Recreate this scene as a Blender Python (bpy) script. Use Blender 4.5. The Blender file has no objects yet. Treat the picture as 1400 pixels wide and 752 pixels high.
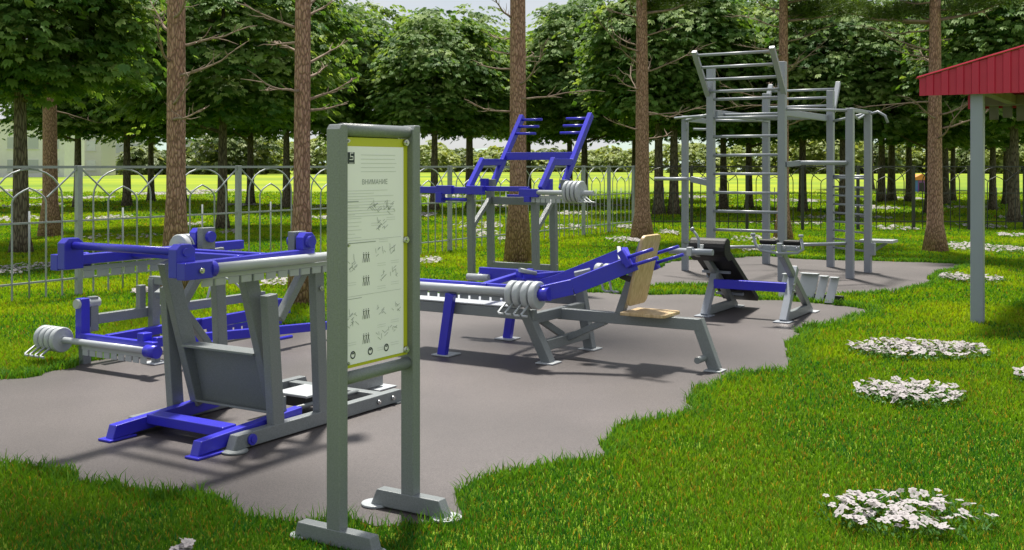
import bpy, math, random
import numpy as np
from mathutils import Vector, Matrix
random.seed(7); rng = np.random.default_rng(11)
HAZE = 0
C = bpy.context.scene.collection
sc = bpy.context.scene
PI = math.pi
# ------------------------------------------------------------------ camera
F, CX, HY, EYE = 1479.0, 700.0, 227.0, 1.5
cam = bpy.data.objects.new('camera', bpy.data.cameras.new('camera')); C.objects.link(cam)
cam.location = (0, 0, EYE); cam.rotation_euler = (PI/2, 0, 0)
cam.data.sensor_width = 36; cam.data.lens = F/1400*36
cam.data.shift_y = -(376-HY)/1400.0
cam.data.clip_end = 4000; cam.data.clip_start = 0.05
sc.camera = cam
def G(px, py, z=0.0):
    Y = (EYE-z)*F/(py-HY); return ((px-CX)/F*Y, Y)
UX, UY = 0.524, 0.852
_n = math.hypot(UX, UY); UX /= _n; UY /= _n
ROT = math.atan2(UY, UX)
# ------------------------------------------------------------------ materials
def mat(name, col, rough=0.5, spec=0.5, noise=None, bump=None, metallic=0.0, coat=0.0):
    """noise=(scale, amount, col2); bump=(scale,strength)"""
    m = bpy.data.materials.new(name); m.use_nodes = True
    nt = m.node_tree; b = nt.nodes['Principled BSDF']
    b.inputs['Base Color'].default_value = (*col, 1)
    b.inputs['Roughness'].default_value = rough
    b.inputs['Specular IOR Level'].default_value = spec
    b.inputs['Metallic'].default_value = metallic
    if coat: b.inputs['Coat Weight'].default_value = coat
    tc = nt.nodes.new('ShaderNodeTexCoord')
    if noise:
        n = nt.nodes.new('ShaderNodeTexNoise'); n.inputs['Scale'].default_value = noise[0]; n.inputs['Detail'].default_value = 5
        nt.links.new(tc.outputs['Object'], n.inputs['Vector'])
        r = nt.nodes.new('ShaderNodeMapRange'); r.inputs['From Min'].default_value = .35; r.inputs['From Max'].default_value = .65
        r.inputs['To Max'].default_value = noise[1]; nt.links.new(n.outputs['Fac'], r.inputs['Value'])
        x = nt.nodes.new('ShaderNodeMix'); x.data_type = 'RGBA'
        x.inputs['A'].default_value = (*col, 1); x.inputs['B'].default_value = (*noise[2], 1)
        nt.links.new(r.outputs['Result'], x.inputs['Factor']); nt.links.new(x.outputs['Result'], b.inputs['Base Color'])
    if bump:
        n2 = nt.nodes.new('ShaderNodeTexNoise'); n2.inputs['Scale'].default_value = bump[0]; n2.inputs['Detail'].default_value = 3
        nt.links.new(tc.outputs['Object'], n2.inputs['Vector'])
        bp = nt.nodes.new('ShaderNodeBump'); bp.inputs['Strength'].default_value = bump[1]; bp.inputs['Distance'].default_value = .01
        nt.links.new(n2.outputs['Fac'], bp.inputs['Height']); nt.links.new(bp.outputs['Normal'], b.inputs['Normal'])
    return m
GREY = mat('grey_paint', (.205,.225,.23), .34, .5, (150, .5, (.12,.135,.14)), (420, .25))
STEEL = mat('pale_grey_paint', (.27,.295,.335), .38, .5, (14, .3, (.23,.25,.285)), (300, .12))
BLUE = mat('blue_paint', (.032,.030,.52), .3, .5, (7, .6, (.038,.036,.42)), (300, .1))
WHITE = mat('light_grey_paint', (.43,.455,.475), .33, .5, (12, .4, (.36,.385,.405)), (250, .1))
BOLT = mat('bolt_steel', (.55,.55,.55), .25, .6, metallic=.8)
BLACK = mat('black_vinyl', (.007,.007,.008), .55, .25, None, (180, .25))
DARK = mat('black_rubber', (.02,.02,.02), .6)
FENCE = mat('fence_grey_paint', (.30,.33,.35), .4, .5, (20, .4, (.23,.25,.26)))
FENCEB = mat('fence_black_paint', (.02,.022,.022), .4)
POSTM = mat('pavilion_post_paint', (.27,.30,.365), .4, .5, (6, .3, (.24,.27,.33)))
PANEL = mat('board_white', (.90,.87,.95), .25)
LIME = mat('board_lime', (.50,.50,.02), .4)
INKB = mat('ink_black', (.02,.03,.04), .5)
INKG = mat('ink_grey', (.30,.32,.33), .5)
INKL = mat('ink_pale', (.60,.61,.63), .5)
def wood_mat():
    m = mat('seat_wood', (.50,.34,.16), .45)
    nt = m.node_tree; b = nt.nodes['Principled BSDF']
    tc = nt.nodes.new('ShaderNodeTexCoord'); mp = nt.nodes.new('ShaderNodeMapping'); mp.inputs['Scale'].default_value = (30, 30, 3)
    w = nt.nodes.new('ShaderNodeTexNoise'); w.inputs['Scale'].default_value = 2; w.inputs['Detail'].default_value = 6
    rp = nt.nodes.new('ShaderNodeValToRGB'); rp.color_ramp.elements[0].color = (.42,.29,.14,1); rp.color_ramp.elements[1].color = (.60,.45,.26,1)
    rp.color_ramp.elements[0].position = .35; rp.color_ramp.elements[1].position = .65
    nt.links.new(tc.outputs['Object'], mp.inputs['Vector']); nt.links.new(mp.outputs['Vector'], w.inputs['Vector'])
    nt.links.new(w.outputs['Fac'], rp.inputs['Fac']); nt.links.new(rp.outputs['Color'], b.inputs['Base Color'])
    return m
WOOD = wood_mat()
def bark_mat(name, c1, c2, scale, stretch, strength):
    m = mat(name, c1, .9, .2)
    nt = m.node_tree; b = nt.nodes['Principled BSDF']
    tc = nt.nodes.new('ShaderNodeTexCoord'); mp = nt.nodes.new('ShaderNodeMapping'); mp.inputs['Scale'].default_value = (scale, scale, scale*stretch)
    nz = nt.nodes.new('ShaderNodeTexNoise'); nz.inputs['Scale'].default_value = 1.3; nz.inputs['Detail'].default_value = 4
    ad = nt.nodes.new('ShaderNodeMix'); ad.data_type = 'RGBA'; ad.inputs['Factor'].default_value = .18
    v = nt.nodes.new('ShaderNodeTexVoronoi'); v.feature = 'DISTANCE_TO_EDGE'; v.inputs['Scale'].default_value = 1
    rp = nt.nodes.new('ShaderNodeValToRGB'); rp.color_ramp.elements[0].color = (*c2, 1); rp.color_ramp.elements[1].color = (*c1, 1)
    rp.color_ramp.elements[0].position = .02; rp.color_ramp.elements[1].position = .22
    n3 = nt.nodes.new('ShaderNodeTexNoise'); n3.inputs['Scale'].default_value = 5; n3.inputs['Detail'].default_value = 6
    mx = nt.nodes.new('ShaderNodeMix'); mx.data_type = 'RGBA'; mx.blend_type = 'MULTIPLY'; mx.inputs['Factor'].default_value = .6
    bp = nt.nodes.new('ShaderNodeBump'); bp.inputs['Strength'].default_value = strength; bp.inputs['Distance'].default_value = .03
    L = nt.links.new
    L(tc.outputs['Object'], mp.inputs['Vector']); L(mp.outputs['Vector'], nz.inputs['Vector'])
    L(mp.outputs['Vector'], ad.inputs['A']); L(nz.outputs['Color'], ad.inputs['B']); L(ad.outputs['Result'], v.inputs['Vector'])
    L(v.outputs['Distance'], rp.inputs['Fac']); L(mp.outputs['Vector'], n3.inputs['Vector'])
    L(rp.outputs['Color'], mx.inputs['A']); L(n3.outputs['Color'], mx.inputs['B']); L(mx.outputs['Result'], b.inputs['Base Color'])
    L(v.outputs['Distance'], bp.inputs['Height']); L(bp.outputs['Normal'], b.inputs['Normal'])
    return m
PINEBARK = bark_mat('pine_bark', (.60,.375,.27), (.24,.14,.095), 42, .30, .7)
LINDENBARK = bark_mat('linden_bark', (.27,.235,.155), (.09,.075,.05), 30, .2, .6)
TWIG = mat('dead_twig', (.20,.145,.11), .9, .2, (20, .6, (.32,.25,.20)))
def leaf_mat(name, transl, attr=True, base=(.06,.1,.02), rough=.5, tint=None):
    m = bpy.data.materials.new(name); m.use_nodes = True
    nt = m.node_tree; nt.nodes.clear(); L = nt.links.new
    out = nt.nodes.new('ShaderNodeOutputMaterial'); p = nt.nodes.new('ShaderNodeBsdfPrincipled'); t = nt.nodes.new('ShaderNodeBsdfTranslucent')
    mx = nt.nodes.new('ShaderNodeMixShader'); mx.inputs['Fac'].default_value = transl
    p.inputs['Roughness'].default_value = rough; p.inputs['Specular IOR Level'].default_value = .16
    L(p.outputs[0], mx.inputs[1]); L(t.outputs[0], mx.inputs[2]); L(mx.outputs[0], out.inputs['Surface'])
    if attr:
        a = nt.nodes.new('ShaderNodeAttribute'); a.attribute_name = 'tint'
        L(a.outputs['Color'], p.inputs['Base Color'])
        hs = nt.nodes.new('ShaderNodeMix'); hs.data_type = 'RGBA'; hs.blend_type = 'MULTIPLY'; hs.inputs['Factor'].default_value = 1
        hs.inputs['B'].default_value = (*(tint or (1.6,1.5,.6)), 1); L(a.outputs['Color'], hs.inputs['A']); L(hs.outputs['Result'], t.inputs['Color'])
    else:
        p.inputs['Base Color'].default_value = (*base, 1); t.inputs['Color'].default_value = (*base, 1)
    return m
LEAF = leaf_mat('linden_leaf', .36, rough=.62, tint=(1.55,1.5,.6))
NEEDLE = leaf_mat('pine_needle', .2, tint=(1.3,1.2,.6))
BLADE = leaf_mat('grass_blade', .38, rough=.6, tint=(1.25,1.2,.5))
FOLI = leaf_mat('flower_leaf', .25, attr=False, base=(.06,.15,.03), rough=.5)
PETAL = leaf_mat('white_petal', .25, attr=False, base=(.40,.37,.38), rough=.6)
BUSHM = leaf_mat('bush_leaf', .35, tint=(1.4,1.3,.6))
# ------------------------------------------------------------------ object helpers
def tag(o, label=None, cat=None, group=None, kind=None):
    if label: o['label'] = label
    if cat: o['category'] = cat
    if group: o['group'] = group
    if kind: o['kind'] = kind
    return o
def thing(name, label, cat, loc=(0,0,0), rz=0, group=None):
    o = bpy.data.objects.new(name, None); C.objects.link(o); o.empty_display_size = .1
    o.location = loc; o.rotation_euler = (0, 0, rz)
    return tag(o, label, cat, group)
class MB:
    def __init__(s): s.v = []; s.f = []; s.sm = []
    def add(s, vs, fs, smooth=False):
        n = len(s.v); s.v += [tuple(x) for x in vs]
        s.f += [tuple(i+n for i in f) for f in fs]; s.sm += [smooth]*len(fs); return s
    def hexa(s, a, b):   # two quads of 4 corner points
        return s.add(list(a)+list(b), [(3,2,1,0),(4,5,6,7)]+[(i,(i+1)%4,4+(i+1)%4,4+i) for i in range(4)])
    def beam(s, p, q, w, h, up=(0,0,1), off=0):
        p, q = Vector(p), Vector(q); d = (q-p).normalized(); up = Vector(up)
        if abs(d.dot(up)) > .98: up = Vector((1,0,0))
        x = d.cross(up).normalized(); y = x.cross(d).normalized()
        c = [(-w/2,-h/2),(w/2,-h/2),(w/2,h/2),(-w/2,h/2)]
        return s.hexa([p+x*i+y*j for i,j in c], [q+x*i+y*j for i,j in c])
    def box(s, c, sx, sy, sz):
        c = Vector(c); return s.beam(c-Vector((sx/2,0,0)), c+Vector((sx/2,0,0)), sy, sz)
    def tube(s, pts, r, n=12, caps=True):
        pts = [Vector(p) for p in pts]; rs = r if isinstance(r, (list, tuple)) else [r]*len(pts)
        base = len(s.v); ref = None
        for i, p in enumerate(pts):
            d = (pts[min(i+1,len(pts)-1)]-pts[max(i-1,0)]).normalized()
            if ref is None:
                ref = Vector((0,0,1)) if abs(d.z) < .9 else Vector((1,0,0))
            x = d.cross(ref).normalized(); y = x.cross(d).normalized(); ref = y
            for k in range(n):
                t = 2*PI*k/n; s.v.append(tuple(p+(x*math.cos(t)+y*math.sin(t))*rs[i]))
        for i in range(len(pts)-1):
            for k in range(n):
                a = base+i*n+k; b = base+i*n+(k+1)%n
                s.f.append((a,b,b+n,a+n)); s.sm.append(True)
        if caps:
            s.f.append(tuple(base+k for k in reversed(range(n)))); s.sm.append(False)
            e = base+(len(pts)-1)*n; s.f.append(tuple(e+k for k in range(n))); s.sm.append(False)
        return s
    def prism(s, poly, dvec):   # poly list of points, extruded by vector
        d = Vector(dvec); n = len(poly); a = [Vector(p) for p in poly]
        vs = a+[p+d for p in a]
        return s.add(vs, [tuple(reversed(range(n))), tuple(range(n, 2*n))]+[(i,(i+1)%n,n+(i+1)%n,n+i) for i in range(n)])
    def build(s, name, m, parent=None, bevel=0):
        me = bpy.data.meshes.new(name); me.from_pydata(s.v, [], s.f)
        me.polygons.foreach_set('use_smooth', s.sm); me.materials.append(m); me.update()
        import bmesh
        bm = bmesh.new(); bm.from_mesh(me); bmesh.ops.recalc_face_normals(bm, faces=bm.faces); bm.to_mesh(me); bm.free()
        o = bpy.data.objects.new(name, me); C.objects.link(o)
        if parent: o.parent = parent
        if bevel:
            bv = o.modifiers.new('edge', 'BEVEL'); bv.width = bevel; bv.segments = 2; bv.limit_method = 'ANGLE'; bv.angle_limit = math.radians(50)
        return o
def npmesh(name, verts, loops, starts, totals, m, tint=None, parent=None, smooth=False):
    me = bpy.data.meshes.new(name)
    me.vertices.add(len(verts)); me.vertices.foreach_set('co', np.ascontiguousarray(verts, dtype=np.float32).ravel())
    me.loops.add(len(loops)); me.loops.foreach_set('vertex_index', np.ascontiguousarray(loops, dtype=np.int32))
    me.polygons.add(len(starts)); me.polygons.foreach_set('loop_start', np.ascontiguousarray(starts, dtype=np.int32))
    me.update(calc_edges=True)
    if smooth: me.polygons.foreach_set('use_smooth', np.ones(len(starts), dtype=bool))
    if tint is not None:
        a = me.attributes.new('tint', 'FLOAT_COLOR', 'POINT')
        c = np.ones((len(verts), 4), dtype=np.float32); c[:, :3] = tint; a.data.foreach_set('color', c.ravel())
    me.materials.append(m)
    o = bpy.data.objects.new(name, me); C.objects.link(o)
    if parent: o.parent = parent
    return o
def dup(o, parent=None):
    c = o.copy(); C.objects.link(c)
    if parent: c.parent = parent
    for ch in o.children: dup(ch, c)
    return c
def P(a, b, z): return Vector((a, -b, z))    # machine frame: a along its length, b to its right side
UD, VD = Vector((1,0,0)), Vector((0,-1,0))
def part(parent, name, m, fn, bevel=.004):
    mb = MB(); fn(mb); return mb.build(name, m, parent, bevel)
def bm_(parent, name, m, p, q, w, h, bevel=.005, up=(0,0,1)):
    mb = MB(); mb.beam(P(*p), P(*q), w, h, up); return mb.build(name, m, parent, bevel)
def tb_(parent, name, m, pts, r, n=14):
    mb = MB(); mb.tube([P(*p) for p in pts], r, n); return mb.build(name, m, parent)
def bolt(parent, a, b, z, m=BOLT, r=.014, axis='b', sign=1):
    mb = MB(); d = P(0,sign,0)-P(0,0,0) if axis == 'b' else P(sign,0,0)
    c = P(a,b,z); mb.tube([c, c+d*.014], r, 10); mb.tube([c+d*.014, c+d*.02], r*.55, 6); return mb.build('bolt', m, parent)
def footplate(parent, a, b, s=.15, m=GREY, rnd=False, name='foot_plate'):
    mb = MB()
    if rnd: mb.tube([P(a,b,.006), P(a,b,.016)], s/2, 24)
    else: mb.beam(P(a-s/2,b,.011), P(a+s/2,b,.011), s, .01)
    return mb.build(name, m, parent, .002)
def disc_stack(parent, c, axis, n, r, t, gap, hd, m=WHITE):
    """weights on a tube; each disc carries a welded loop handle. c centre of first, axis unit vec, hd handle direction"""
    axis = Vector(axis); hd = Vector(hd)
    for k in range(n):
        p = c+axis*(k*(t+gap))
        mb = MB(); mb.tube([p, p+axis*.008, p+axis*(t-.008), p+axis*t], [r*.93, r, r, r*.93], 28)
        mb.tube([p-axis*.006, p+axis*(t+.006)], r*.45, 18)
        d = mb.build('weight_disc', m, parent)
        hb = MB(); q = p+axis*t*.5; e = hd.normalized()
        hb.tube([q+e*r*.8, q+e*(r+.085), q+e*(r+.098)+axis*.02, q+e*(r+.098)+axis*(t+gap)*.9], .009, 8)
        hb.build('handle', m, d)
def comb(parent, p, q, drop, n, m=WHITE, thick=.008, frac=.78):
    """perforated stop strip below a weight tube"""
    mb = MB(); p, q = Vector(p), Vector(q); d = q-p; L = d.length; e = d/L
    mb.beam(p-Vector((0,0,drop*.2)), q-Vector((0,0,drop*.2)), thick, drop*.4)
    for k in range(n):
        s0 = p+d*((k+.5-frac/2)/n); s1 = p+d*((k+.5+frac/2)/n)
        z = Vector((0,0,-drop*.7)); mb.beam(s0+z, s1+z, thick, drop*.6-.001)
    return mb.build('stop_strip', m, parent, .002)
# ------------------------------------------------------------------ information board
S = thing('information_board', 'tall white exercise instruction board with lime edge on two grey posts', 'sign', (-.69,4.27,0), ROT)
for a in (0, .48):
    mb = MB(); h = 1.665 if a == 0 else 1.675
    mb.prism([P(a-.026,-.034,.06), P(a+.026,-.034,.06), P(a+.026,-.034,h), P(a-.012,-.034,h), P(a-.026,-.034,h-.02)], P(0,.068,0))
    mb.build('post', GREY, S, .005)
    fb = MB(); fb.prism([P(a-.028,-.205,.006), P(a-.028,-.185,.072), P(a-.028,.185,.072), P(a-.028,.205,.006)] if a == 0 else
                        [P(a-.028,-.2,.012), P(a-.028,-.165,.085), P(a-.028,.165,.085), P(a-.028,.2,.012)], P(.056,0,0))
    fb.build('foot', GREY, S, .004)
    for b in (-.19, .19):
        footplate(S, a, b, .13 if a else .09, WHITE, True)
tb_(S, 'top_tube', GREY, [(.02,0,1.645), (.46,0,1.645)], .026, 18)
tb_(S, 'bottom_tube', GREY, [(.02,0,.653), (.46,0,.653)], .026, 18)
bk = bm_(S, 'board', LIME, (.03,.0,1.153), (.452,.0,1.153), .008, .925, .001)
pn = bm_(S, 'sheet', PANEL, (.034,.0068,1.142), (.418,.0068,1.142), .003, .875, 0)
for z in (1.6, 1.185, .715):
    bolt(S, .43, .006, z, BOLT, .014)
    bolt(S, .042, .009, z, BOLT, .008)
# writing and drawings on the sheet (flat, a hair proud of it)
sheet_z = .0093
def ink(name, m, rects):
    mb = MB()
    for (s0, z0, s1, z1, w) in rects:
        w = w*.8
        p, q = P(s0, sheet_z, z0), P(s1, sheet_z, z1)
        d = (q-p).normalized(); nrm = P(0,1,0).normalized(); x = d.cross(nrm)*w/2
        mb.add([p-x, q-x, q+x, p+x], [(0,1,2,3)])
    return mb.build(name, m, pn)
r_ = []
for k in range(5):
    r_.append((.135, 1.545-k*.017, .135+.22+.02*random.random(), 1.545-k*.017, .0028))
z = 1.40
for k in range(10):
    l = random.choice([.30,.28,.26,.31,.17,.30,.12])
    r_.append((.048, z, .048+l, z, .0026)); z -= .0115
for k in range(9):
    r_.append((.048, 1.335-k*.0155, .048+random.choice([.09,.075,.085,.05]), 1.335-k*.0155, .0024))
for (s, zz) in ((.3,1.305),(.2,1.285),(.25,1.215)):
    for k in range(2): r_.append((s, zz-k*.009-.02, s+.06, zz-k*.009-.02, .0022))
for (s, zz) in ((.05,1.06),(.24,1.125),(.33,1.13),(.24,1.03),(.33,1.04),(.05,.82),(.24,.87),(.33,.88),(.24,.775),(.33,.785)):
    for k in range(2): r_.append((s, zz-.028-k*.009, s+.055, zz-.028-k*.009, .0020))
ink('text_lines', INKL, r_)
r_ = [(.048,1.357,.12,1.357,.004), (.048,1.19,.23,1.19,.004), (.048,.967,.14,.967,.0025)]
r_ += [(.044,1.2,.4,1.2,.0012), (.044,.977,.4,.977,.0012)]
ink('headings', INKG, r_)
r_ = []
def sketch(cs, cz, k):
    R = random.Random(k); out = []
    for _ in range(7):
        a = R.uniform(-.03,.03); b = R.uniform(-.018,.018); t = R.choice([.5,.5,-.6,1.7])
        l = R.uniform(.012,.03); out.append((cs+a, cz+b, cs+a+l*math.cos(t), cz+b+l*math.sin(t), .0025))
    return out
for i, (s, zz) in enumerate(((.2,1.325),(.31,1.335),(.25,1.255),(.22,1.33),(.33,1.33),(.27,1.25),(.075,1.11),(.085,1.09),(.26,1.14),(.345,1.145),(.26,1.045),(.345,1.055),(.075,.87),(.08,.89),(.26,.90),(.345,.905),(.26,.80),(.345,.815))):
    r_ += sketch(s, zz, i)
ink('drawings', INKG, r_)
r_ = []
for zz in (1.13, 1.035, .90, .80):
    for s in (.153, .168, .183):
        r_ += [(s, zz+.012, s, zz-.006, .006), (s-.004, zz-.006, s-.006, zz-.022, .003), (s+.004, zz-.006, s+.005, zz-.022, .003), (s-.006, zz+.012, s+.006, zz+.008, .0025), (s-.002, zz+.017, s+.002, zz+.017, .005)]
ink('figures', INKB, r_)
# emblem: dark tile with a pale stepped mark
ink('emblem_tile', INKB, [(.053, 1.532, .095, 1.532, .058)])
sheet_z = .0105
ink('emblem_mark', PANEL, [(.066,1.552,.086,1.552,.004), (.068,1.552,.068,1.535,.004), (.066,1.538,.086,1.538,.004), (.084,1.538,.084,1.524,.004), (.062,1.526,.086,1.526,.004), (.06,1.512,.089,1.512,.0022)])
sheet_z = .0093
# ring pictograms at the foot of the sheet
mb = MB()
for s, zz in ((.085,.745), (.195,.745), (.30,.745)):
    for k in range(20):
        t0, t1 = 2*PI*k/20, 2*PI*(k+1)/20
        q = [P(s+R*math.cos(t), sheet_z, zz-.003+R*math.sin(t)) for R, t in ((.0105,t0),(.016,t0),(.016,t1),(.0105,t1))]
        mb.add(q, [(0,1,2,3)])
    mb.add([P(s-.006,sheet_z,zz+.005), P(s+.006,sheet_z,zz+.005), P(s+.006,sheet_z,zz), P(s-.006,sheet_z,zz)], [(0,1,2,3)])
mb.build('pictograms', INKB, pn)
cu = bpy.data.curves.new('heading_text', 'FONT'); cu.body = 'ВНИМАНИЕ'; cu.size = .029; cu.align_x = 'CENTER'
to = bpy.data.objects.new('t', cu); C.objects.link(to)
bpy.context.view_layer.update()
tm = bpy.data.meshes.new_from_object(to.evaluated_get(bpy.context.evaluated_depsgraph_get())); bpy.data.objects.remove(to)
tm.materials.clear(); tm.materials.append(INKG)
tm.transform(Matrix(((1,0,0,.225),(0,0,-1,-sheet_z),(0,1,0,1.425),(0,0,0,1))))
to = bpy.data.objects.new('heading_text', tm); C.objects.link(to); to.parent = pn
# ------------------------------------------------------------------ machine A: standing lever machine, nearest, left
ax, ay = G(313, 620)
A = thing('lever_squat_machine', 'large grey and blue lever machine with a front crossbar, left of the board', 'exercise machine', (ax,ay,0), ROT)
WID = -.80
for i, b in enumerate((0, WID)):
    s = 1 if b == 0 else -1
    mb = MB(); mb.prism([P(.0,b-.03,.012), P(1.46,b-.03,.012), P(1.43,b-.03,.088), P(.035,b-.03,.088)], P(0,.06,0))
    o = mb.build('base_beam', GREY, A, .004)
    footplate(A, .02, b+.02*s, .14, GREY, True); footplate(A, 1.42, b, .1)
    bolt(A, .13, b+.031*s, .05, BLUE, .03, sign=s)
    for a in (1.2, 1.34): bolt(A, a, b+.031*s, .05, sign=s)
    bm_(A, 'post', GREY, (.345,b,.08), (.29,b,.80), .055, .085, up=(1,0,0))
    bm_(A, 'rear_upright', GREY, (.71,b,.08), (.665,b,1.0), .055, .075, up=(1,0,0))
    bm_(A, 'brace', GREY, (.60,b-.003*s,.945), (.37,b-.003*s,.655), .045, .05, up=(0,1,0))
    bolt(A, .675, b+.03*s, .80, sign=s)
    # blue skid inside the grey beam
    bb = b-.07*s
    mb = MB(); mb.prism([P(-.175,bb-.03,.016), P(.60,bb-.03,.05), P(.60,bb-.03,.125), P(-.15,bb-.03,.088)], P(0,.06,0)); mb.build('skid', BLUE, A, .004)
    mb = MB(); mb.beam(P(-.2,bb+.01*s,.011), P(-.02,bb+.01*s,.011), .1, .012); mb.build('skid_plate', BLUE, A, .003)
    # slanted press arm
    bs = b-.09*s
    bm_(A, 'press_arm', GREY, (.205,bs,.955), (.455,bs,.10), .055, .10, up=(1,0,0))
    # lever
    bl = b+.03*s
    bm_(A, 'lever_beam', BLUE, (-.40,bl,.995), (.60 if s > 0 else .90,bl,1.005), .05, .055)
    mb = MB(); mb.prism([P(-.40,bl-.03,.95), P(-.28,bl-.03,.95), P(-.28,bl-.03,1.09), P(-.31,bl-.03,1.115), P(-.37,bl-.03,1.115), P(-.40,bl-.03,1.09)], P(0,.06,0)); mb.build('lever_bracket', BLUE, A, .004)
    bo = b+.09*s
    mb = MB(); mb.beam(P(-.40,bo,.985), P(-.22,bo,.985), .06, .085); mb.tube([P(-.225,bo,.985), P(-.19,bo,.985)], .043, 20); mb.build('tube_socket', BLUE, A, .004)
    bolt(A, -.3, bo+.03*s, .985, sign=s)
    tb_(A, 'weight_tube', WHITE, [(-.19,bo,.985), (1.02 if s > 0 else .58,bo,.985)], .026, 18)
    comb(A, P(-.25,b+.06*s,.955), P(.74,b+.06*s,.955), .062, 11)
    mb = MB(); mb.prism([P(.50,bl-.028,1.03), P(.60,bl-.028,1.03), P(.60,bl-.028,1.10), P(.575,bl-.028,1.125), P(.525,bl-.028,1.125), P(.50,bl-.028,1.10)], P(0,.056,0)); mb.build('pivot_lug', BLUE, A, .004)
    mb = MB(); mb.prism([P(.50,bl-.065*s-.025,1.0), P(.60,bl-.065*s-.025,1.0), P(.60,bl-.065*s-.025,1.13), P(.50,bl-.065*s-.025,1.13)], P(0,.05,0)); mb.build('pivot_post', GREY, A, .004)
    mb = MB(); mb.tube([P(.55,bl-.115*s,1.075), P(.55,bl+.05*s,1.075)], .033, 18); mb.build('pivot_pin', BLUE, A)
    disc_stack(A, P(.86 if s > 0 else .44, bo, 1.005), UD, 2, .085, .045, .008, P(0,0,-1))
bm_(A, 'base_crossbar', BLUE, (.10,-.70,.085), (.10,-.10,.085), .1, .055)
bm_(A, 'rear_crossbar', GREY, (1.30,WID+.03,.05), (1.30,-.03,.05), .07, .06)
bm_(A, 'top_crossbar', GREY, (.665,WID+.028,.91), (.665,-.028,.91), .06, .08)
bm_(A, 'brace', GREY, (.39,WID,.66), (.64,WID,.36), .045, .05, up=(0,1,0))
bm_(A, 'tail_beam', GREY, (1.335,-.38,.06), (1.73,-.38,.06), .06, .075)
footplate(A, 1.70, -.38, .19, WHITE)
for a in (.06, .22): bm_(A, 'lever_crossbar', BLUE, (a,WID-.03,1.01), (a,.03,1.01), .05, .045)
tb_(A, 'handle_bar', BLUE, [(-.34,WID-.07,1.075), (-.34,.07,1.075)], .021, 16)
# press plate with flanges
def pl(mb):
    b0, b1 = WID+.115, -.115
    mb.beam(P(.415,b0,.29), P(.415,b1,.29), .012, .36, up=(-.23,0,.97))
    mb.beam(P(.35,b0,.462), P(.35,b1,.462), .13, .014, up=(0,0,1))
    mb.beam(P(.43,b0,.115), P(.43,b1,.115), .08, .014, up=(.3,0,1))
part(A, 'press_plate', GREY, pl, .003)
bm_(A, 'foot_rest', WHITE, (.80,-.32,.125), (1.07,-.32,.125), .26, .016)
bm_(A, 'foot_rest_block', DARK, (.82,-.32,.085), (1.05,-.32,.085), .2, .06)
for b in (-.2, -.46): tb_(A, 'guide_rail', GREY, [(.6,b,.075), (1.28,b,.075)], .014)
bm_(A, 'lug', GREY, (.66,-.3,.09), (.72,-.3,.09), .05, .1)
# ------------------------------------------------------------------ machine B: low lever machine at the grass, left
bx, by = G(113, 498)
B = thing('low_lever_machine', 'low blue and grey lever machine with white discs at the left grass edge', 'exercise machine', (bx,by,0), ROT)
bm_(B, 'leg', GREY, (.02,0,.0), (.02,0,.28), .06, .07)
bm_(B, 'pivot_arm', BLUE, (.0,.0,.16), (.0,.0,.50), .075, .075)
bm_(B, 'pivot_post', GREY, (.09,.0,.24), (.09,.0,.505), .05, .07)
mb = MB(); mb.tube([P(-.06,0,.46), P(.14,0,.46)], .036, 18); mb.build('pivot_pin', WHITE, B)
bm_(B, 'spine', GREY, (.12,0,.33), (1.9,0,.33), .055, .075)
bm_(B, 'seat_post', GREY, (.62,.06,.0), (.62,.06,.60), .06, .075)
bm_(B, 'seat_post', GREY, (.54,.0,.30), (.54,.0,.55), .05, .06)
bm_(B, 'seat_arch', GREY, (.62,.03,.585), (.62,.34,.585), .06, .065)
bm_(B, 'seat_arch', GREY, (.62,.32,.585), (.40,.36,.50), .055, .06)
bm_(B, 'lever_beam', BLUE, (-.04,.05,.215), (-.04,.86,.215), .05, .06)
tb_(B, 'weight_tube', WHITE, [(-.1,-.34,.19), (-.1,.86,.19)], .024, 16)
mb = MB(); mb.tube([P(-.1,.84,.19), P(-.1,.95,.19)], .045, 20); mb.build('tube_socket', BLUE, B)
comb(B, P(-.08,.1,.165), P(-.08,.82,.165), .075, 9)
disc_stack(B, P(-.1,-.33,.19), VD, 4, .095, .05, .012, P(-.75,-.35,-.62))
bm_(B, 'side_beam', BLUE, (.12,.12,.185), (1.05,.12,.2), .05, .065)
bm_(B, 'side_beam', BLUE, (.0,.80,.235), (1.9,.80,.12), .05, .07)
bm_(B, 'lug', BLUE, (-.02,.72,.2), (-.02,.72,.30), .07, .08)
bm_(B, 'leg', GREY, (.3,.46,.0), (.3,.46,.17), .05, .05); footplate(B, .3, .46, .15, WHITE)
bm_(B, 'side_beam', BLUE, (1.0,.12,.18), (2.1,.12,.2), .05, .09)
comb(B, P(1.1,.14,.14), P(2.0,.14,.14), .07, 9, BLUE)
bm_(B, 'lug', BLUE, (1.95,.12,.17), (1.95,.12,.30), .07, .09)
bm_(B, 'stop_post', BLUE, (1.02,.88,.0), (1.02,.88,.20), .028, .028); footplate(B, 1.02, .88, .09, BLUE)
tb_(B, 'stop_rod', BLUE, [(.95,.86,.1), (1.35,.86,.1)], .014); tb_(B, 'stop_rod', BLUE, [(.3,.86,.17), (.62,.86,.17)], .014)
bm_(B, 'leg', BLUE, (.62,.84,.0), (.62,.84,.2), .04, .04); footplate(B, .62, .84, .12, WHITE)
bm_(B, 'leg', GREY, (1.88,0,.0), (1.88,0,.3), .055, .06)
tb_(B, 'loop_handle', WHITE, [(1.25,-.02,.36), (1.3,-.02,.5), (1.38,.0,.545), (1.5,.03,.5), (1.7,.09,.30), (1.68,.1,.24), (1.5,.08,.2)], .010, 8)
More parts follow.
